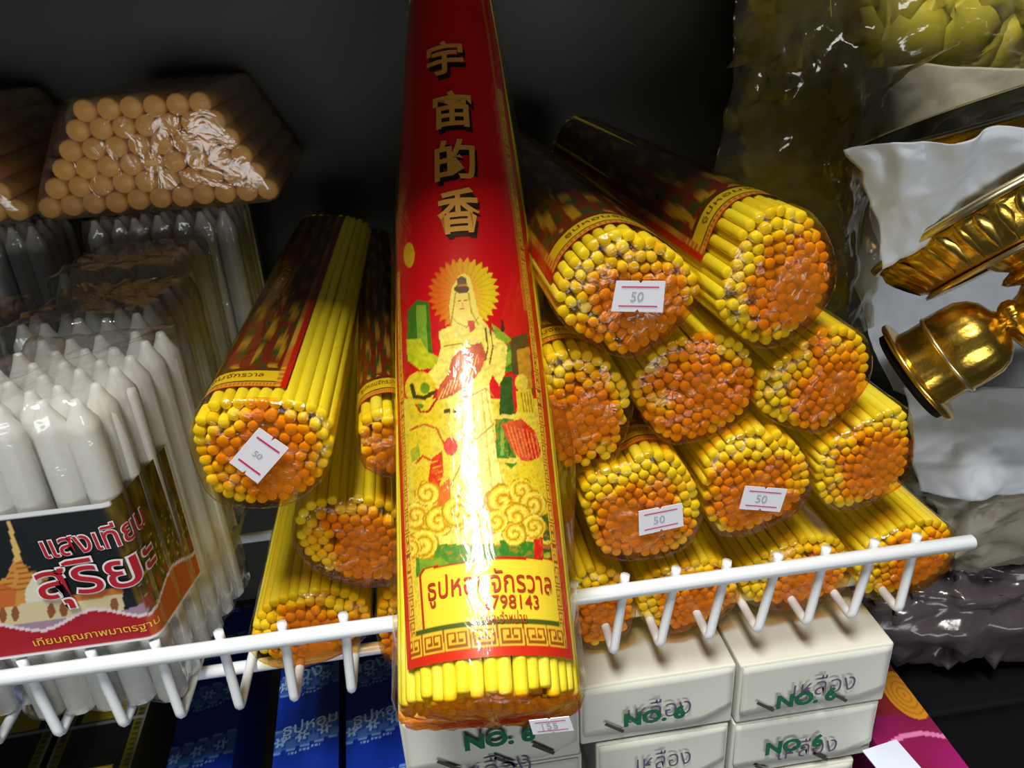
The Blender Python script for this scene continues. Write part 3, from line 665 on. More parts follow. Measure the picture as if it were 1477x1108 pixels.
# ---------------------------------------------------------------- white candle packs (standing)
def candle_mesh(name, H, r, n=12, tip=True, mat='wax_white'):
    if tip: prof = [(r * .9, 0), (r, .001), (r, H - .013), (r * .93, H - .0100), (r * .62, H - .0062), (r * .40, H - .0030), (r * .26, H - .0004), (r * .1, H)]
    else: prof = [(r * .78, 0), (r * .95, .0008), (r, .0022), (r, H)]
    v, f = lathe(prof, n); f.append(tuple(range(n - 1, -1, -1))); f.append(tuple(range((len(prof) - 1) * n, len(prof) * n)))
    me = mesh(name, v, f, True); me.materials.append(MATS[mat]); return me
CR_ = 0.0066
def stand_pack(label, x0, y0, nx, ny, H, me, group, skew=0.0, z0=0.0022, film_mat='film_clear', seed=0, bulge=0.0):
    """x0 = right front corner, the pack spreads to -X and +Y; its right side flares by skew"""
    d = 2 * CR_ * 1.01; org = np.array([x0 - nx * d / 2, y0 + ny * d / 2, z0])
    t = thing('candle_pack', label, 'candle pack', org, group)
    for j in range(ny):
        for i in range(nx):
            o = bpy.data.objects.new('candle', me); COL.objects.link(o); o.parent = t
            x = x0 - CR_ - i * d + skew * (j + .5) * d; y = y0 + CR_ + j * d
            o.location = (x - org[0] + rng.normal(0, .0003), y - org[1] + rng.normal(0, .0003), rng.uniform(0, .0016)); o.rotation_euler = (rng.normal(0, .006), rng.normal(0, .006), rng.uniform(0, 6))
    e = 0.0012; xl = x0 - nx * d - e; yb = y0 + ny * d + e; sk = skew * ny * d
    def side(a, b, k):      # scalloped run of film from a to b round k candles
        out = []
        for q in range(k * 4):
            f = q / (k * 4); p = np.array(a) * (1 - f) + np.array(b) * f; nn = np.array([b[1] - a[1], -(b[0] - a[0])]); nn = nn / np.linalg.norm(nn)
            out.append(p - nn * 0.0022 * (0.5 + 0.5 * math.cos(2 * math.pi * (f * k)))); 
        return out
    c0, c1, c2, c3 = (xl, y0 - e), (x0 + e, y0 - e), (x0 + e + sk, yb), (xl + sk, yb)
    P = np.array(side(c0, c1, nx) + side(c1, c2, ny) + side(c2, c3, nx) + side(c3, c0, ny))
    cen = P.mean(0); n = len(P); V = []
    lev = [(-.0002, .90), (.001, .97), (.006, 1.0), (.03, 1.0), (.07, 1.0), (.11, 1.0), (H - .012, 1.0), (H - .004, .985), (H + .0022, .95), (H + .003, .8), (H + .0026, .55), (H + .0028, .25), (H + .0028, .04)]
    for j, (z, s) in enumerate(lev):
        for i in range(n):
            p = cen + (P[i] - cen) * s; w = 0.0006 * nz(p[0] * 90, p[1] * 90 + seed, z * 60); dip = 0.0
            if s < .96: dip = 0.0026 * nz(p[0] * 130 + seed, p[1] * 130, 2.0) - .0008
            q = p + (p - cen) / (np.linalg.norm(p - cen) + 1e-6) * w
            V.append((q[0], q[1], z0 + z + dip))
    F = grid_faces(n, len(lev), True); F.append(tuple(range(n - 1, -1, -1))); F.append(tuple(range((len(lev) - 1) * n, len(lev) * n)))
    part('wrapper', V, F, MATS[film_mat], t, org, True)
    return t, org
CM = candle_mesh('candle', .155, CR_); CM4 = candle_mesh('candle', .170, CR_)
GP = 'clear wrapped packs of white candles standing on the wire shelf'
PX0 = -0.1560
front_pack, fp_org = stand_pack('front pack of white candles in clear film with temple picture label', PX0, 0.0050, 5, 6, .155, CM, GP, skew=.24, seed=1)
stand_pack('white candle pack standing directly behind the pack with the temple label', PX0 - .003, 0.098, 5, 5, .155, CM, GP, skew=.14, seed=2)
stand_pack('white candle pack standing third in line behind the temple label pack', PX0 - .008, 0.172, 5, 5, .158, candle_mesh('candle', .158, CR_), GP, skew=.10, seed=3)
stand_pack('tall white candle pack at the back under the lying cream candles', -0.1420, 0.250, 7, 5, .170, CM4, GP, skew=.0, seed=4)
stand_pack('white candle pack beside the temple label pack, mostly out of sight', PX0 - .0745, 0.012, 5, 5, .150, candle_mesh('candle', .150, CR_), GP, skew=.0, seed=5)
stand_pack('white candle pack in the second column behind the mostly hidden one', PX0 - .080, 0.100, 5, 5, .152, candle_mesh('candle', .152, CR_), GP, skew=.0, seed=6)
stand_pack('tall white candle pack at the back of the second column', -0.2600, 0.250, 7, 5, .170, CM4, GP, skew=.0, seed=7)
# label of the front pack, wrapped round its corner
e = 0.0018; zb = float(atY(120, 936, 0.003)[2]); zt = float(atY(60, 737, 0.003)[2])
d_ = 2 * CR_ * 1.01; kx = .20
path = round_path([(PX0 - 5 * d_ - .001, 0.005 - e, 0), (PX0 + e * .4, 0.005 - e, 0), (PX0 + e + kx * .042, 0.046, 0)], 0.006, 8)
path2 = []; 
for a, b2 in zip(path, path[1:]):
    k = max(1, int((b2 - a).length / .0007)); path2 += [a.lerp(b2, q / k) for q in range(k)]
path2.append(path[-1]); pl = np.array([[p.x, p.y] for p in path2]); arc = np.r_[0, np.cumsum(np.hypot(*np.diff(pl, axis=0).T))]
nu, nv = len(pl), 84; zz = np.linspace(zb, zt, nv)
V = np.array([[pl[i, 0], pl[i, 1], z] for z in zz for i in range(nu)])
PX, PY = proj(V); PX = np.asarray(PX); PY = np.asarray(PY); npt = len(PX)
u = np.tile(arc / arc[-1], nv); h = np.repeat((zz - zb) / (zt - zb), nu); A_ = np.tile(arc, nv)
C = np.tile(lin((30, 34, 36)), (npt, 1))
cor = float(atX(163, 724, PX0)[1]); ucorner = (5 * d_) / arc[-1]
rs = np.array([nz(a * 500, b2 * 9, 1.3) for a, b2 in zip(A_, h)]); k = u > ucorner * .97
C[k] = (lin((120, 96, 22)) * (0.6 + .8 * np.clip(rs[k], -.4, .6))[:, None])
sp = np.array([nz(a * 900, b2 * 30, 5.1) for a, b2 in zip(A_, h)]); C[k & (sp > .38) & (h < .65)] = lin((196, 180, 70))
# temple: spire, tiered roofs, white halls
def fp(poly, rgb): fill(poly, rgb)
fill([(-40, 860), (10, 832), (22, 800), (14, 752), (20, 800), (30, 808), (44, 826), (70, 832), (66, 850), (120, 880), (-40, 905)], (214, 150, 66))
fill([(10, 752), (14, 750), (32, 808), (22, 812)], (226, 190, 110))
fill([(-40, 850), (4, 842), (24, 850), (20, 880), (-40, 892)], (206, 110, 50))
for i in range(6): curve_line([(22 - i * 4, 812 + i * 8), (36 + i * 7, 810 + i * 7)], 1.2, (170, 90, 36))
fill([(36, 850), (52, 826), (68, 848), (66, 890), (38, 892)], (228, 224, 200)); fill([(-40, 888), (40, 870), (110, 860), (176, 856), (180, 884), (120, 894), (-40, 918)], (222, 206, 160))
fill([(100, 860), (176, 846), (178, 856), (104, 870)], (206, 120, 60))
for cx0 in (4, 22, 74, 92, 165): ell(cx0, 884 - (cx0 - 40) * .09, 6, 11, (150, 90, 50))
fill([(-40, 912), (60, 896), (180, 880), (214, 868), (214, 884), (140, 902), (60, 915), (-40, 930)], (170, 140, 160)); 
k = (h < .36) & (h > .22) & (u > ucorner); C[k & (rs > .05)] = lin((150, 60, 40))
rib = .12 + .05 * np.sin(u * 16 + 1.2); C[(h < rib + .10)] = lin((176, 30, 44)); C[(h < rib + .10) & (u > ucorner * .98)] = lin((196, 84, 26))
C[(np.abs(h - rib - .11) < .012)] = lin((240, 216, 222)); C[h < .018] = lin((238, 236, 236)); C[(h > .975) & (u < ucorner)] = lin((236, 238, 240)); C[u > .992] = lin((224, 214, 190))
tl = part('temple_label', V, grid_faces(nu, nv), MATS['label_print'], front_pack, fp_org, True, cols=C, label='dark temple picture label with red lettering')
def tmap(px, py, off=.0006, rot=0.0):
    q = atY(px, py, 0.003); a0 = float(np.interp(q[0], pl[:, 0], arc)) if px < 160 else None
    def f(u_, v_):
        uu = u_ * math.cos(rot) - v_ * math.sin(rot); vv = u_ * math.sin(rot) + v_ * math.cos(rot); a = a0 + uu
        x = np.interp(a, arc, pl[:, 0]); y = np.interp(a, arc, pl[:, 1]); x2 = np.interp(a + .001, arc, pl[:, 0]); y2 = np.interp(a + .001, arc, pl[:, 1])
        tx, ty = x2 - x, y2 - y; L = math.hypot(tx, ty) + 1e-9
        return (x + ty / L * off, y - tx / L * off, float(q[2]) + vv)
    return f
for body, px, py, w, hh, rot, lift in (('แสงเทียน', 141, 775, .044, .0118, .05, .0), ('สุริยะ', 146, 834, .050, .0235, .04, .0007)):
    text_on('lettering_outline', body, w, tmap(px, py, .0005 + lift, rot), MATS['ink_white'], tl, fp_org, offset=.035, cuts=.002, height=hh, ref=1)
    text_on('lettering', body, w, tmap(px, py, .0008 + lift, rot), MATS['ink_crimson'], tl, fp_org, offset=.004, cuts=.002, height=hh, ref=1)
text_on('ribbon_lettering', 'เทียนคุณภาพมาตรฐาน', .052, tmap(140, 914, .0006, .02), MATS['ink_yellow'], tl, fp_org, cuts=.002, height=.0056)

# ---------------------------------------------------------------- cream candle packs lying on top
LY = 0.245; ld = 0.01335
cream = candle_mesh('candle', .15, ld * .508, 12, False, 'wax_cream'); cream.transform(Matrix.Rotation(-math.pi / 2, 4, 'X'))
def lying_pack(label, xc, zb, seed):
    rows = [11, 10, 9, 8, 7, 6]; org = np.array([xc, LY + .075, zb])
    t = thing('cream_candle_pack', label, 'candle pack', org, 'clear wrapped packs of cream candles lying on the white packs')
    for k, c in enumerate(rows):
        for i in range(c):
            o = bpy.data.objects.new('candle', cream); COL.objects.link(o); o.parent = t
            o.location = ((i - (c - 1) / 2) * ld + rng.normal(0, .0003) + .0006 * k, -.075 + rng.uniform(0, .0012), ld * .5 + .0012 + k * ld * .82 + rng.normal(0, .0002)); o.rotation_euler = (0, rng.uniform(0, 6), 0)
    wb, wt, hh = 11 * ld / 2 + .0012, 6 * ld / 2 + .0014, ld * (1 + 5 * .82) + .0026
    P = resample(smooth_poly([(-wb, .0002), (-wb * .5, 0.0002), (wb * .5, .0002), (wb, .0002), (wb - .001, ld * .8), (wt + .002, hh - .003), (wt - .003, hh), (-wt + .003, hh), (-wt - .002, hh - .003), (-wb + .001, ld * .8)], 1), 64)
    cen = P.mean(0); V = []; ys = [-.0772, -.0774, -.0772, -.0755, -.06, -.03, 0, .03, .06, .078, .084, .086]; sc = [.05, .5, .9, 1.0, 1.01, 1.01, 1.01, 1.01, 1.01, 1.0, .7, .05]
    for y, s in zip(ys, sc):
        for p in P:
            q = cen + (p - cen) * s; V.append((q[0] + .0012 * nz(q[0] * 70, y * 50, q[1] * 70 + seed) * (y > -.07), y + .0006 * nz(q[0] * 90, q[1] * 90, seed), q[1]))
    F = grid_faces(64, len(ys), True)
    part('wrapper', V, F, MATS['film_lying'], t, smooth=True)
    return t
q0 = atY(58, 303, LY); q1 = atY(402, 297, LY); ZB = 0.1775
lying_pack('cream candle pack lying with all its round ends showing, on the tall white pack', float(q0[0] + q1[0]) / 2, ZB, 1)
lying_pack('second cream candle pack lying beside the whole one, mostly cut off', float(q0[0] + q1[0]) / 2 - 11 * ld - .006, ZB, 2)

# ---------------------------------------------------------------- white cartons under the shelf
GB = 'white NO. 6 cartons stacked under the wire shelf'
def carton(label, x0, x1, yf, zt, h, depth=.15, txt=(0.5, .5), thai=(0.55, .62), slits=((.16, .30), (.64, .30)), flapw=(.0, .82), rz=0.0, seed=0):
    cx0 = (x0 + x1) / 2; org = np.array([cx0, yf + depth / 2, zt - h])
    t = thing('carton', label, 'box', org, GB, rz)
    hw = (x1 - x0) / 2 - .0004; hd = depth / 2
    b = bevel_box('box_body', (-hw, -hd, 0), (hw, hd, h - .0004), .0011, MATS['carton_white'], t)
    # tuck flap standing slightly proud of the front, with a wavy lower edge
    nu = 24; V = []; W = 2 * hw - .003
    for j in range(8):
        for i in range(nu):
            fu = i / (nu - 1); fv = j / 7; low = h * (.14 + .05 * math.sin(fu * 5 + seed) + (.16 * max(0, fu - .80) / .2))
            z = (h - .0016) * (1 - fv) + low * fv; bow = -.0006 - .0011 * fv * fv * (0.7 + .5 * math.sin(fu * 7 + seed))
            V.append((-W / 2 + W * fu, -hd + bow, z))
    n0 = len(V); V += [(x, y + .0005, z) for x, y, z in V]; F = [tuple(reversed(q)) for q in grid_faces(nu, 8)]
    F2 = [tuple(q + n0 for q in r) for r in grid_faces(nu, 8)]; F += F2
    rim = list(range(nu)) + [nu * (j + 1) - 1 for j in range(1, 8)] + [7 * nu + i for i in range(nu - 2, -1, -1)] + [nu * j for j in range(6, 0, -1)]
    F += [(rim[i], rim[(i + 1) % len(rim)], rim[(i + 1) % len(rim)] + n0, rim[i] + n0) for i in range(len(rim))]
    fl = part('tuck_flap', V, F, MATS['carton_white'], t, smooth=True)
    yy = -hd - .0030
    def fm(u0, v0, y=yy): return plane_map(((u0 - .5) * 2 * hw, y, v0 * h), (1, 0, 0), (0.0, 0, 1))
    text_on('stamp_thai', 'เหลือง', hw * .82, fm(*thai), MATS['stamp_purple'], t, height=.0135, offset=-.004)
    text_on('stamp_number', 'NO. 6', hw * .80, fm(*txt, yy - .0003), MATS['stamp_green'], t, height=.0100, offset=.05)
    for su, sv in slits:
        a = np.array([(su - .5) * 2 * hw, yy, sv * h]); v = [a + np.array(q) for q in ((-.0052, 0, .0034), (-.0042, 0, .0050), (.0054, 0, -.0026), (.0044, 0, -.0044))]
        part('cut_slit', v, [(0, 3, 2, 1)], MATS['slit_dark'], t)
    return t
XA, XB, XC = .0300, .1117, .1942; HB = .0405
carton('white NO. 6 carton topmost beside the magenta package', XB, XC, -.0045, -.0185, HB, txt=(.44, .36), thai=(.55, .54), slits=((.17, .30), (.66, .26)), seed=0)
carton('white NO. 6 carton topmost next to the red bundle foot', XA, XB - .0004, -.0020, -.0195, HB, txt=(.47, .42), thai=(.50, .52), slits=((.21, .30),), seed=2)
carton('white NO. 6 carton under the one beside the magenta package', XB - .0005, XC - .001, -.0035, -.0185 - HB - .0012, HB, txt=(.42, .52), thai=(.52, .42), slits=((.22, .12), (.62, .18)), seed=1.2)
carton('white NO. 6 carton under the one next to the red bundle foot', XA + .008, XB - .0015, -.0020, -.0195 - HB - .0012, HB, txt=(.38, .28), thai=(.50, .62), slits=((.2, .15),), seed=3)
carton('bottom white NO. 6 carton below the magenta package side of the stack', XB - .004, XC - .010, -.0050, -.0185 - 2 * HB - .0024, HB, seed=4)
carton('bottom white NO. 6 carton in the stack below the foot of the red bundle', XA + .006, XB - .005, -.0030, -.0195 - 2 * HB - .0024, HB, seed=5)
ql = atY(574, 1046, -.034); qr = atY(836, 1000, -.034)
carton('white NO. 6 carton pulled forward under the red bundle with slits below its number', float(ql[0]), float(qr[0]), -.034, float(ql[2]) + .004, .040, txt=(.54, .56), thai=(.5, .1), slits=((.24, .24), (.56, .16), (.78, .26)), seed=1)
carton('lower white NO. 6 carton under the pulled forward one', float(ql[0]) + .001, float(qr[0]) + .001, -.033, float(ql[2]) + .004 - .0412, .040, seed=6)

# ---------------------------------------------------------------- blue and dark printed packs on the lower shelf
def printed_box(name, label, cat, x0, x1, y0, y1, zt, h, rz, paint, group, nu=110, nv=150):
    cx0, cy0 = (x0 + x1) / 2, (y0 + y1) / 2; t = thing(name, label, cat, (cx0, cy0, zt - h), group, rz)
    hw, hd = (x1 - x0) / 2, (y1 - y0) / 2
    U_, V_ = np.meshgrid(np.linspace(0, 1, nu), np.linspace(0, 1, nv)); v = np.stack([(U_ - .5) * 2 * hw, (V_ - .5) * 2 * hd, np.full(U_.shape, h)], -1).reshape(-1, 3)
    c, side = paint(U_.ravel() * 2 * hw, V_.ravel() * 2 * hd, 2 * hw)
    bevel_box('box_body', (-hw, -hd, 0), (hw, hd, h - .0004), .0008, MATS[side], t)
    part('printed_top', v, grid_faces(nu, nv), MATS['carton_print'], t, cols=c)
    return t
solid('blue_card', (16, 52, 150), 0.4); solid('olive_card', (80, 74, 20), 0.5); solid('magenta_card', (150, 24, 100), 0.4); solid('black_card', (18, 18, 19), 0.8, spec=0.15)
def blue_paint(x, y, w):
    c = np.tile(lin((10, 46, 150)), (len(x), 1)); yy = y - x * .16
    p = (yy % .040)
    band = (p > .018) & (p < .031); c[band] = lin((62, 104, 176))
    cxx = ((x + .003) % .012) - .006; cyy = p - .0245; rr = np.hypot(cxx, cyy); a = np.arctan2(cyy, cxx)
    c[band & (rr < .0045 + .0012 * np.cos(6 * a))] = lin((20, 66, 180)); c[band & (rr < .0028 + .0012 * np.cos(6 * a))] = lin((150, 186, 226)); c[band & (rr < .001)] = lin((30, 70, 170))
    c[(np.abs(p - .0172) < .0004) | (np.abs(p - .0318) < .0004)] = lin((110, 150, 215))
    dots = (np.abs(p - .0148) < .0006) & ((x * 1400).astype(int) % 3 > 0) & (x > .008) & (x < w - .010); c[dots] = lin((130, 165, 222))
    return c, 'blue_card'
def olive_paint(x, y, w):
    c = np.tile(lin((26, 26, 20)), (len(x), 1)); p = y % .05
    e = np.minimum(x, w - x); c[(e > .001) & (e < .006)] = lin((120, 112, 30)); k = (e > .002) & (e < .005) & (np.sin(y * 1800) > .2); c[k] = lin((60, 60, 20))
    c[(e > .010) & (p > .006) & (p < .022)] = lin((170, 150, 34)); c[(np.abs(p - .003) < .001)] = lin((150, 150, 150)); c[(e < .0012)] = lin((140, 140, 138))
    return c, 'olive_card'
GBL = 'blue printed boxes on the lower shelf'
ZBL = -.075
qa = atZ(484, 1108, ZBL)[0]; qb = atZ(588, 1108, ZBL)[0]; wb = float(qb - qa) - .003
for i, (lab, off) in enumerate((('blue printed box with Thai lettering against the pulled forward carton', 0), ('blue printed box with Thai lettering under the bottom left bundle and hooks', 1), ('dark blue printed box beside the olive packs', 2.45), ('blue printed box below the end of the candle row', 4.3))):
    x1 = float(qb) - off * (wb + .004) if i < 3 else float(atZ(150, 1100, ZBL)[0]) - .088; t = printed_box('blue_box', lab, 'box', x1 - wb, x1, -.022, .16, ZBL, .06, math.radians(3.0), blue_paint, GBL)
    if i < 2:
        for body, u, v, w in (('ทอง', .62, .030, .020), ('ธูป', .35, .012, .022), ('ธูปหอม', .55, .073, .03), ('ทอง', .4, .112, .022)):
            text_on('box_lettering', body, w, plane_map(((u - .5) * wb, -.091 + v, .0603), (1, .16, 0), (0, 1, 0)), MATS['ink_pale_blue'], t, offset=.01)
qx = atZ(150, 1100, ZBL)[0]
for i in range(2):
    x1 = float(qx) + .016 - i * .050
    printed_box('patterned_pack', ('olive and black patterned pack lying beside a dark blue box', 'olive and black patterned pack below the temple label pack')[i], 'box', x1 - .046, x1, -.03, .14, ZBL + .002, .05, math.radians(2), olive_paint, 'olive patterned packs on the lower shelf')
def mag_paint(x, y, w):
    n1 = np.array([nz(a * 25, b2 * 25, 2.0) for a, b2 in zip(x, y)]); f = np.clip(.5 + n1, 0, 1)[:, None]; c = lin((150, 20, 100)) * f + lin((122, 16, 56)) * (1 - f)
    rr = np.hypot((x - MOV[0]) / .0105, (y - MOV[1]) / .018); c[y > MOV[1] - .012] = lin((128, 24, 36)); k = rr < 1; c[k] = lin((206, 140, 30)); c[k & (np.sin(rr * 26) > .6)] = lin((180, 110, 24))
    sw = np.abs(y - MOV[1] + .034 - .008 * np.sin(x * 70)) < .0016; c[sw] = lin((214, 120, 170)); return c, 'magenta_card'
q = atZ(1392, 1108, -.095); MX0 = XC + .0022; MOV = atZ(1304, 1002, -.095)[:2] - np.array([MX0, float(q[1]) - .02])
mg = printed_box('magenta_package', 'magenta printed package with an orange oval beside the white cartons', 'package', MX0, float(q[0]) + .002, float(q[1]) - .02, float(q[1]) + .13, -.095, .06, 0.0, mag_paint, None)
q = atZ(1284, 1098, -.0945)
cw, ch = .042, .05
ob = obj('paper_card', mesh('paper_card', *box_geo((-.010, -.045, 0), (.012, .010, .0006))), MATS['card_white']); ob.location = (float(q[0]), float(q[1]), -.0945); ob.rotation_euler = (0, 0, math.radians(8))
tag(ob, 'plain pale card lying on the magenta package', 'card')

# ---------------------------------------------------------------- paper, gold ware and plastic at the end of the rail
def sheet(name, ctrl, mat, crumple=.003, fr=40, seed=0, nu=46, nv=40, thick=.0004, fold=0.0, parent=None):
    """crumpled sheet through a control grid of (pixel x, pixel y, depth Y)"""
    G = np.array([[atY(x, y, Y) for x, y, Y in row] for row in ctrl]); R_, C_ = G.shape[:2]; V = []
    def interp(u, v):
        a, b2 = u * (C_ - 1), v * (R_ - 1); i, j = min(int(a), C_ - 2), min(int(b2), R_ - 2); fa, fb = a - i, b2 - j
        return (G[j, i] * (1 - fa) + G[j, i + 1] * fa) * (1 - fb) + (G[j + 1, i] * (1 - fa) + G[j + 1, i + 1] * fa) * fb
    for j in range(nv):
        for i in range(nu):
            p = interp(i / (nu - 1), j / (nv - 1)); q = p * fr
            w = abs(nz(q[0] + seed, q[1], q[2])) * 1.2 + .5 * abs(nz(q[0] * 2.3, q[1] * 2.3 + seed, q[2] * 2.3)) - .45
            V.append(p + np.array([.35 * crumple * nz(q[2], q[0], seed), -crumple * w * 2, .5 * crumple * nz(q[0] * 1.3, seed, q[2] * 1.3)]))
    me = mesh(name, V, [tuple(reversed(q)) for q in grid_faces(nu, nv)], True)
    o = obj(name, me, MATS[mat]); md = o.modifiers.new('thickness', 'SOLIDIFY'); md.thickness = thick; md.offset = 1; return o
GP2 = 'white tissue paper round the gold ware'
tag(sheet('tissue_paper', [[(1246, 100, .275), (1330, 92, .275), (1420, 98, .275), (1640, 104, .275)], [(1238, 160, .27), (1330, 150, .27), (1420, 150, .27), (1640, 150, .27)], [(1222, 222, .26), (1330, 230, .265), (1420, 230, .265), (1640, 230, .265)], [(1228, 300, .26), (1330, 320, .265), (1420, 320, .265), (1640, 320, .265)]], 'tissue_shaded', .002, 25, 1), 'grey shaded tissue paper behind the black lacquered dish', 'paper', GP2)
tag(sheet('tissue_paper', [[(1218, 218, .075), (1290, 204, .055), (1370, 209, .048), (1440, 184, .048), (1640, 178, .048)], [(1244, 250, .075), (1300, 240, .058), (1380, 242, .055), (1440, 226, .055), (1640, 216, .055)], [(1262, 310, .08), (1310, 300, .066), (1385, 280, .062), (1445, 260, .062), (1640, 240, .062)], [(1272, 384, .085), (1330, 362, .075), (1400, 332, .07), (1455, 306, .07), (1640, 270, .07)]], 'tissue_paper', .004, 38, 4), 'folded white tissue paper between the black dish and the gold tray', 'paper', GP2)
tag(sheet('tissue_paper', [[(1258, 280, .22), (1330, 300, .225), (1400, 310, .225), (1640, 310, .225)], [(1230, 410, .215), (1320, 420, .22), (1400, 430, .22), (1640, 430, .22)], [(1262, 505, .20), (1330, 505, .21), (1400, 510, .21), (1640, 510, .21)], [(1290, 566, .19), (1350, 580, .20), (1420, 590, .20), (1640, 590, .20)]], 'tissue_paper', .003, 30, 7), 'white tissue paper hanging behind the gold candle cup', 'paper', GP2)
tag(sheet('tissue_paper', [[(1306, 560, .155), (1370, 565, .15), (1430, 560, .15), (1640, 550, .15)], [(1312, 620, .13), (1380, 625, .12), (1440, 620, .12), (1640, 610, .12)], [(1318, 680, .12), (1390, 680, .10), (1450, 675, .10), (1640, 670, .10)], [(1330, 712, .115), (1400, 719, .10), (1450, 716, .10), (1640, 700, .10)]], 'tissue_paper', .004, 32, 11), 'smooth white tissue paper below the gold candle cup', 'paper', GP2)

# pedestal tray: seen edge-on, so its axis lies square to the line of sight
def axis_square(p_a, p_b, Y, tip):
    """axis of a round dish whose rim runs from pixel a to pixel b; tip > 0 turns its open side to the viewer"""
    A_, B_ = atY(*p_a, Y), atY(*p_b, Y); rd_ = (B_ - A_) / np.linalg.norm(B_ - A_); mid = (A_ + B_) / 2
    vd = (mid - CAM) / np.linalg.norm(mid - CAM); vd = vd - rd_ * (vd @ rd_); vd /= np.linalg.norm(vd)
    ax = np.cross(rd_, vd); ax = ax if ax[2] > 0 else -ax
    ax = ax - vd * tip; return ax / np.linalg.norm(ax)
YT = .105
rc = atY(1442, 292, YT); AX = frame_from_axis(axis_square((1265, 381), (1477, 274), YT, -.10), (0, 1, 0))
RD = float(np.linalg.norm(atY(1265, 381, YT) - rc))
tray = thing('pedestal_tray', 'ornate gold pedestal tray tilted on its side in white paper', 'tray', rc)
def lace(r, z, a):
    k = 0.0 if r < .3 else 1.0
    return r * RD * (1 + .02 * k * math.sin(a * 26) * (0.5 + .5 * math.sin(z * 40))), z * RD * 1.0
def putl(name, prof, n, mat, parent, org, AXf, fn=None, smooth=True, label=None):
    v, f = lathe(prof, n, fn); return part(name, xform(v, org, *AXf), f, MATS[mat], parent, org, smooth, label=label)
putl('dish', [(.0, -.36), (.22, -.37), (.58, -.38), (.72, -.37), (.77, -.35), (.85, -.24), (.92, -.11), (.955, -.05), (.94, -.05), (.86, -.12), (.70, -.28), (.3, -.31), (0, -.31)], 156, 'gold', tray, rc, AX, lace)
putl('rim', [(.955, -.055), (.99, -.045), (1.0, -.02), (1.0, .004), (.985, .006), (.965, .002), (.95, -.04)], 120, 'gold_pale', tray, rc, AX, lambda r, z, a: (r * RD, z * RD), label='polished pale gold rim')
putl('foot_band', [(.60, -.375), (.73, -.372), (.765, -.385), (.765, -.405), (.72, -.412), (.60, -.40)], 100, 'gold_pale', tray, rc, AX, lambda r, z, a: (r * RD, z * RD))
for k in range(42):        # embossed petals round the outside of the dish
    a = 2 * math.pi * k / 42; V = []
    for (s, w, out) in ((0, .25, .0), (.3, .8, .02), (.6, 1, .03), (.85, .7, .025), (1, .08, .0)):
        r0 = .785 + .165 * s; z0 = -.33 + .26 * s
        for q in (-1, 0, 1):
            aa = a + q * w * .062; rr = (r0 + (out if q == 0 else -.004)) * RD; V.append((rr * math.cos(aa), rr * math.sin(aa), (z0 - (.02 if q == 0 else 0)) * RD))
    part('petal', xform(V, rc, *AX), grid_faces(3, 5), MATS['gold_smooth' if k % 2 else 'gold'], tray, rc, True)
putl('stem', [(.30, -.40), (.26, -.45), (.19, -.50), (.25, -.53), (.28, -.56), (.25, -.59), (.17, -.62), (.22, -.67), (.36, -.73), (.40, -.81), (.40, -.93), (.36, -1.05), (.28, -1.15), (.20, -1.19), (.2, -1.21)], 64, 'gold', tray, rc, AX, lambda r, z, a: (r * RD * (1 + (.05 * abs(math.sin(a * 8)) if z < -.66 else .02 * math.sin(a * 20))), z * RD))
# candle cup with a flange
YC = .088
f0 = atY(1324, 536, YC); fr = float(np.linalg.norm(atY(1280, 490, YC) - atY(1365, 583, YC))) / 2
axc = axis_square((1280, 490), (1365, 583), YC, .16)
if axc[0] < 0: axc = -axc
AXc = frame_from_axis(axc, (0, 1, 0))
cup = thing('candle_cup', 'small gold candle cup with a wide flange lying below the tray', 'candle holder', f0)
S_ = lambda r, z, a: (r * fr, z * fr)
putl('flange', [(.60, -.04), (.98, -.05), (1.0, -.03), (1.0, .03), (.97, .05), (.70, .07), (.6, .07)], 72, 'gold_smooth', cup, f0, AXc, S_)
putl('foot_ring', [(0, -.20), (.82, -.20), (.86, -.18), (.86, -.05), (.6, -.04)], 64, 'black_lacquer', cup, f0, AXc, S_, label='black underside of the cup')
putl('cup_body', [(.72, .06), (.70, .25), (.70, .50), (.73, .56), (.73, .85), (.70, 1.1), (.62, 1.28), (.46, 1.42), (.24, 1.50), (.18, 1.56)], 96, 'gold', cup, f0, AXc, lambda r, z, a: (fr * (r + (.012 * math.sin(a * 22) * math.sin(z * 22) if .6 < z < 1.3 else .012 * (1 if math.sin(a * 9) > 0 else 0))), z * fr))
putl('bead_ring', [(.70, .50), (.75, .52), (.76, .55), (.75, .58), (.70, .60)], 72, 'gold_pale', cup, f0, AXc, S_)
putl('knob', [(.16, 1.52), (.24, 1.58), (.29, 1.68), (.27, 1.80), (.18, 1.88), (.10, 1.92), (0, 1.93)], 48, 'gold', cup, f0, AXc, lambda r, z, a: (r * fr * (1 + .06 * math.sin(a * 10)), z * fr))
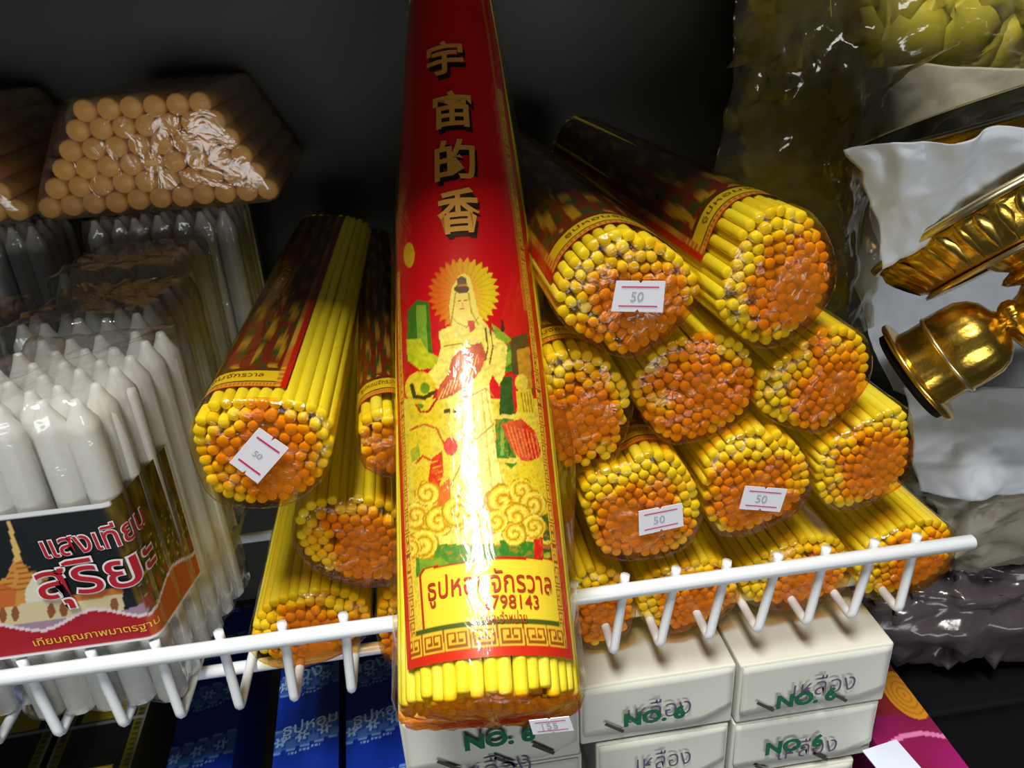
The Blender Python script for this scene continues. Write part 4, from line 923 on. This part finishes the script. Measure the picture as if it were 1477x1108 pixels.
# black lacquered dish with gold edge behind
YD = .150
dc = atY(1490, 137, YD); AXd = frame_from_axis(axis_square((1256, 220), (1477, 141), YD, .09)); rd = float(np.linalg.norm(atY(1256, 220, YD) - dc))
dish = thing('lacquer_dish', 'black lacquered dish with a silver and gold edge, wrapped in tissue paper', 'dish', dc)
SD = lambda r, z, a: (r * rd, z * rd)
putl('dish_wall', [(0, -.16), (.70, -.16), (.86, -.12), (.965, -.02), (1.0, .0), (.985, .004), (.96, -.01), (.85, -.10), (.5, -.13), (0, -.13)], 96, 'black_lacquer', dish, dc, AXd, SD)
putl('silver_edge', [(.985, -.004), (1.004, -.010), (1.012, .006), (.995, .018), (.98, .006)], 96, 'silver_trim', dish, dc, AXd, SD)
putl('gold_band', [(.87, -.125), (.965, -.028), (1.0, -.008), (1.003, -.014), (.99, -.06), (.92, -.15), (.8, -.19)], 96, 'gold', dish, dc, AXd, SD)

# clear plastic with yellow goods hanging at the corner, crumpled bags below
tag(sheet('yellow_goods_bag', [[(1064, -40, .36), (1180, -40, .34), (1300, -40, .32), (1420, -40, .31), (1680, -40, .31)], [(1070, 60, .37), (1180, 60, .34), (1300, 60, .32), (1420, 60, .31), (1680, 60, .31)], [(1062, 180, .38), (1160, 190, .35), (1260, 180, .33), (1420, 180, .32), (1680, 180, .32)], [(1074, 300, .38), (1150, 320, .36), (1240, 300, .34), (1420, 300, .33), (1680, 300, .33)], [(1124, 420, .38), (1180, 430, .37), (1240, 420, .35), (1420, 420, .34), (1680, 420, .34)]], 'olive_cloth', .012, 22, 3, 60, 60, .03), 'olive yellow goods in a hanging bag beside the back wall', 'bag')
tag(sheet('clear_plastic_sheet', [[(1068, -30, .22), (1140, -30, .20), (1230, -30, .19), (1400, -30, .205), (1680, -30, .21)], [(1058, 120, .22), (1140, 110, .20), (1235, 110, .18), (1400, 60, .205), (1680, 60, .21)], [(1030, 240, .22), (1120, 240, .19), (1215, 225, .165), (1300, 100, .205), (1680, 95, .21)], [(1090, 330, .22), (1150, 330, .19), (1226, 320, .17), (1240, 300, .19), (1260, 290, .20)], [(1150, 470, .22), (1190, 480, .20), (1228, 490, .18), (1245, 480, .19), (1262, 470, .20)]], 'film_bag', .007, 26, 9, 64, 64, .0003), 'clear crinkled plastic sheet hanging in front of the yellow goods', 'plastic')
def lump(name, cen, rad, mat, seed, fr=30.0, amp=.16, nu=72, nv=48):
    """closed crumpled bag: an ellipsoid pushed in and out along sharp creases"""
    V = []
    for j in range(nv):
        th = math.pi * (j + .5) / nv
        for i in range(nu):
            ph = 2 * math.pi * i / nu; d = np.array([math.sin(th) * math.cos(ph), math.sin(th) * math.sin(ph), math.cos(th)]); q = d * rad * fr
            w = 1 + amp * (1.0 - 2.6 * abs(nz(q[0] + seed, q[1], q[2])) - 1.2 * abs(nz(q[0] * 2.4, q[1] * 2.4 + seed, q[2] * 2.4)))
            e = np.sign(d) * np.abs(d) ** .8; V.append(e * rad * w)
    F = [tuple(reversed(q)) for q in grid_faces(nu, nv, True)]; F.append(tuple(range(nu))); F.append(tuple(range((nv - 1) * nu + nu - 1, (nv - 1) * nu - 1, -1)))
    o = obj(name, mesh(name, V, F, True), MATS[mat]); o.location = tuple(map(float, cen)); return o
tag(lump('crumpled_plastic_bag', (.352, .140, -.050), np.array([.066, .040, .046]), 'beige_bag', 3.3, 55.), 'crumpled beige plastic bag below the white tissue paper', 'bag')
tag(lump('dark_plastic_bag', (.385, .150, -.130), np.array([.135, .062, .048]), 'dark_bag', 7.7, 36.), 'crumpled dark grey plastic bag beside the white cartons', 'bag')
stand = thing('added_dark_stand', 'added black stand in the dark gap under the crumpled dark grey plastic bag', 'stand', (.40, .19, -.28))  # added support, coloured black to stand in for the unlit void there
bevel_box('stand_body', (-.145, -.11, 0), (.145, .11, .092), .003, MATS['black_card'], stand)
bevel_box('stand_top', (-.15, -.115, .0925), (.15, .115, .098), .002, MATS['black_card'], stand)
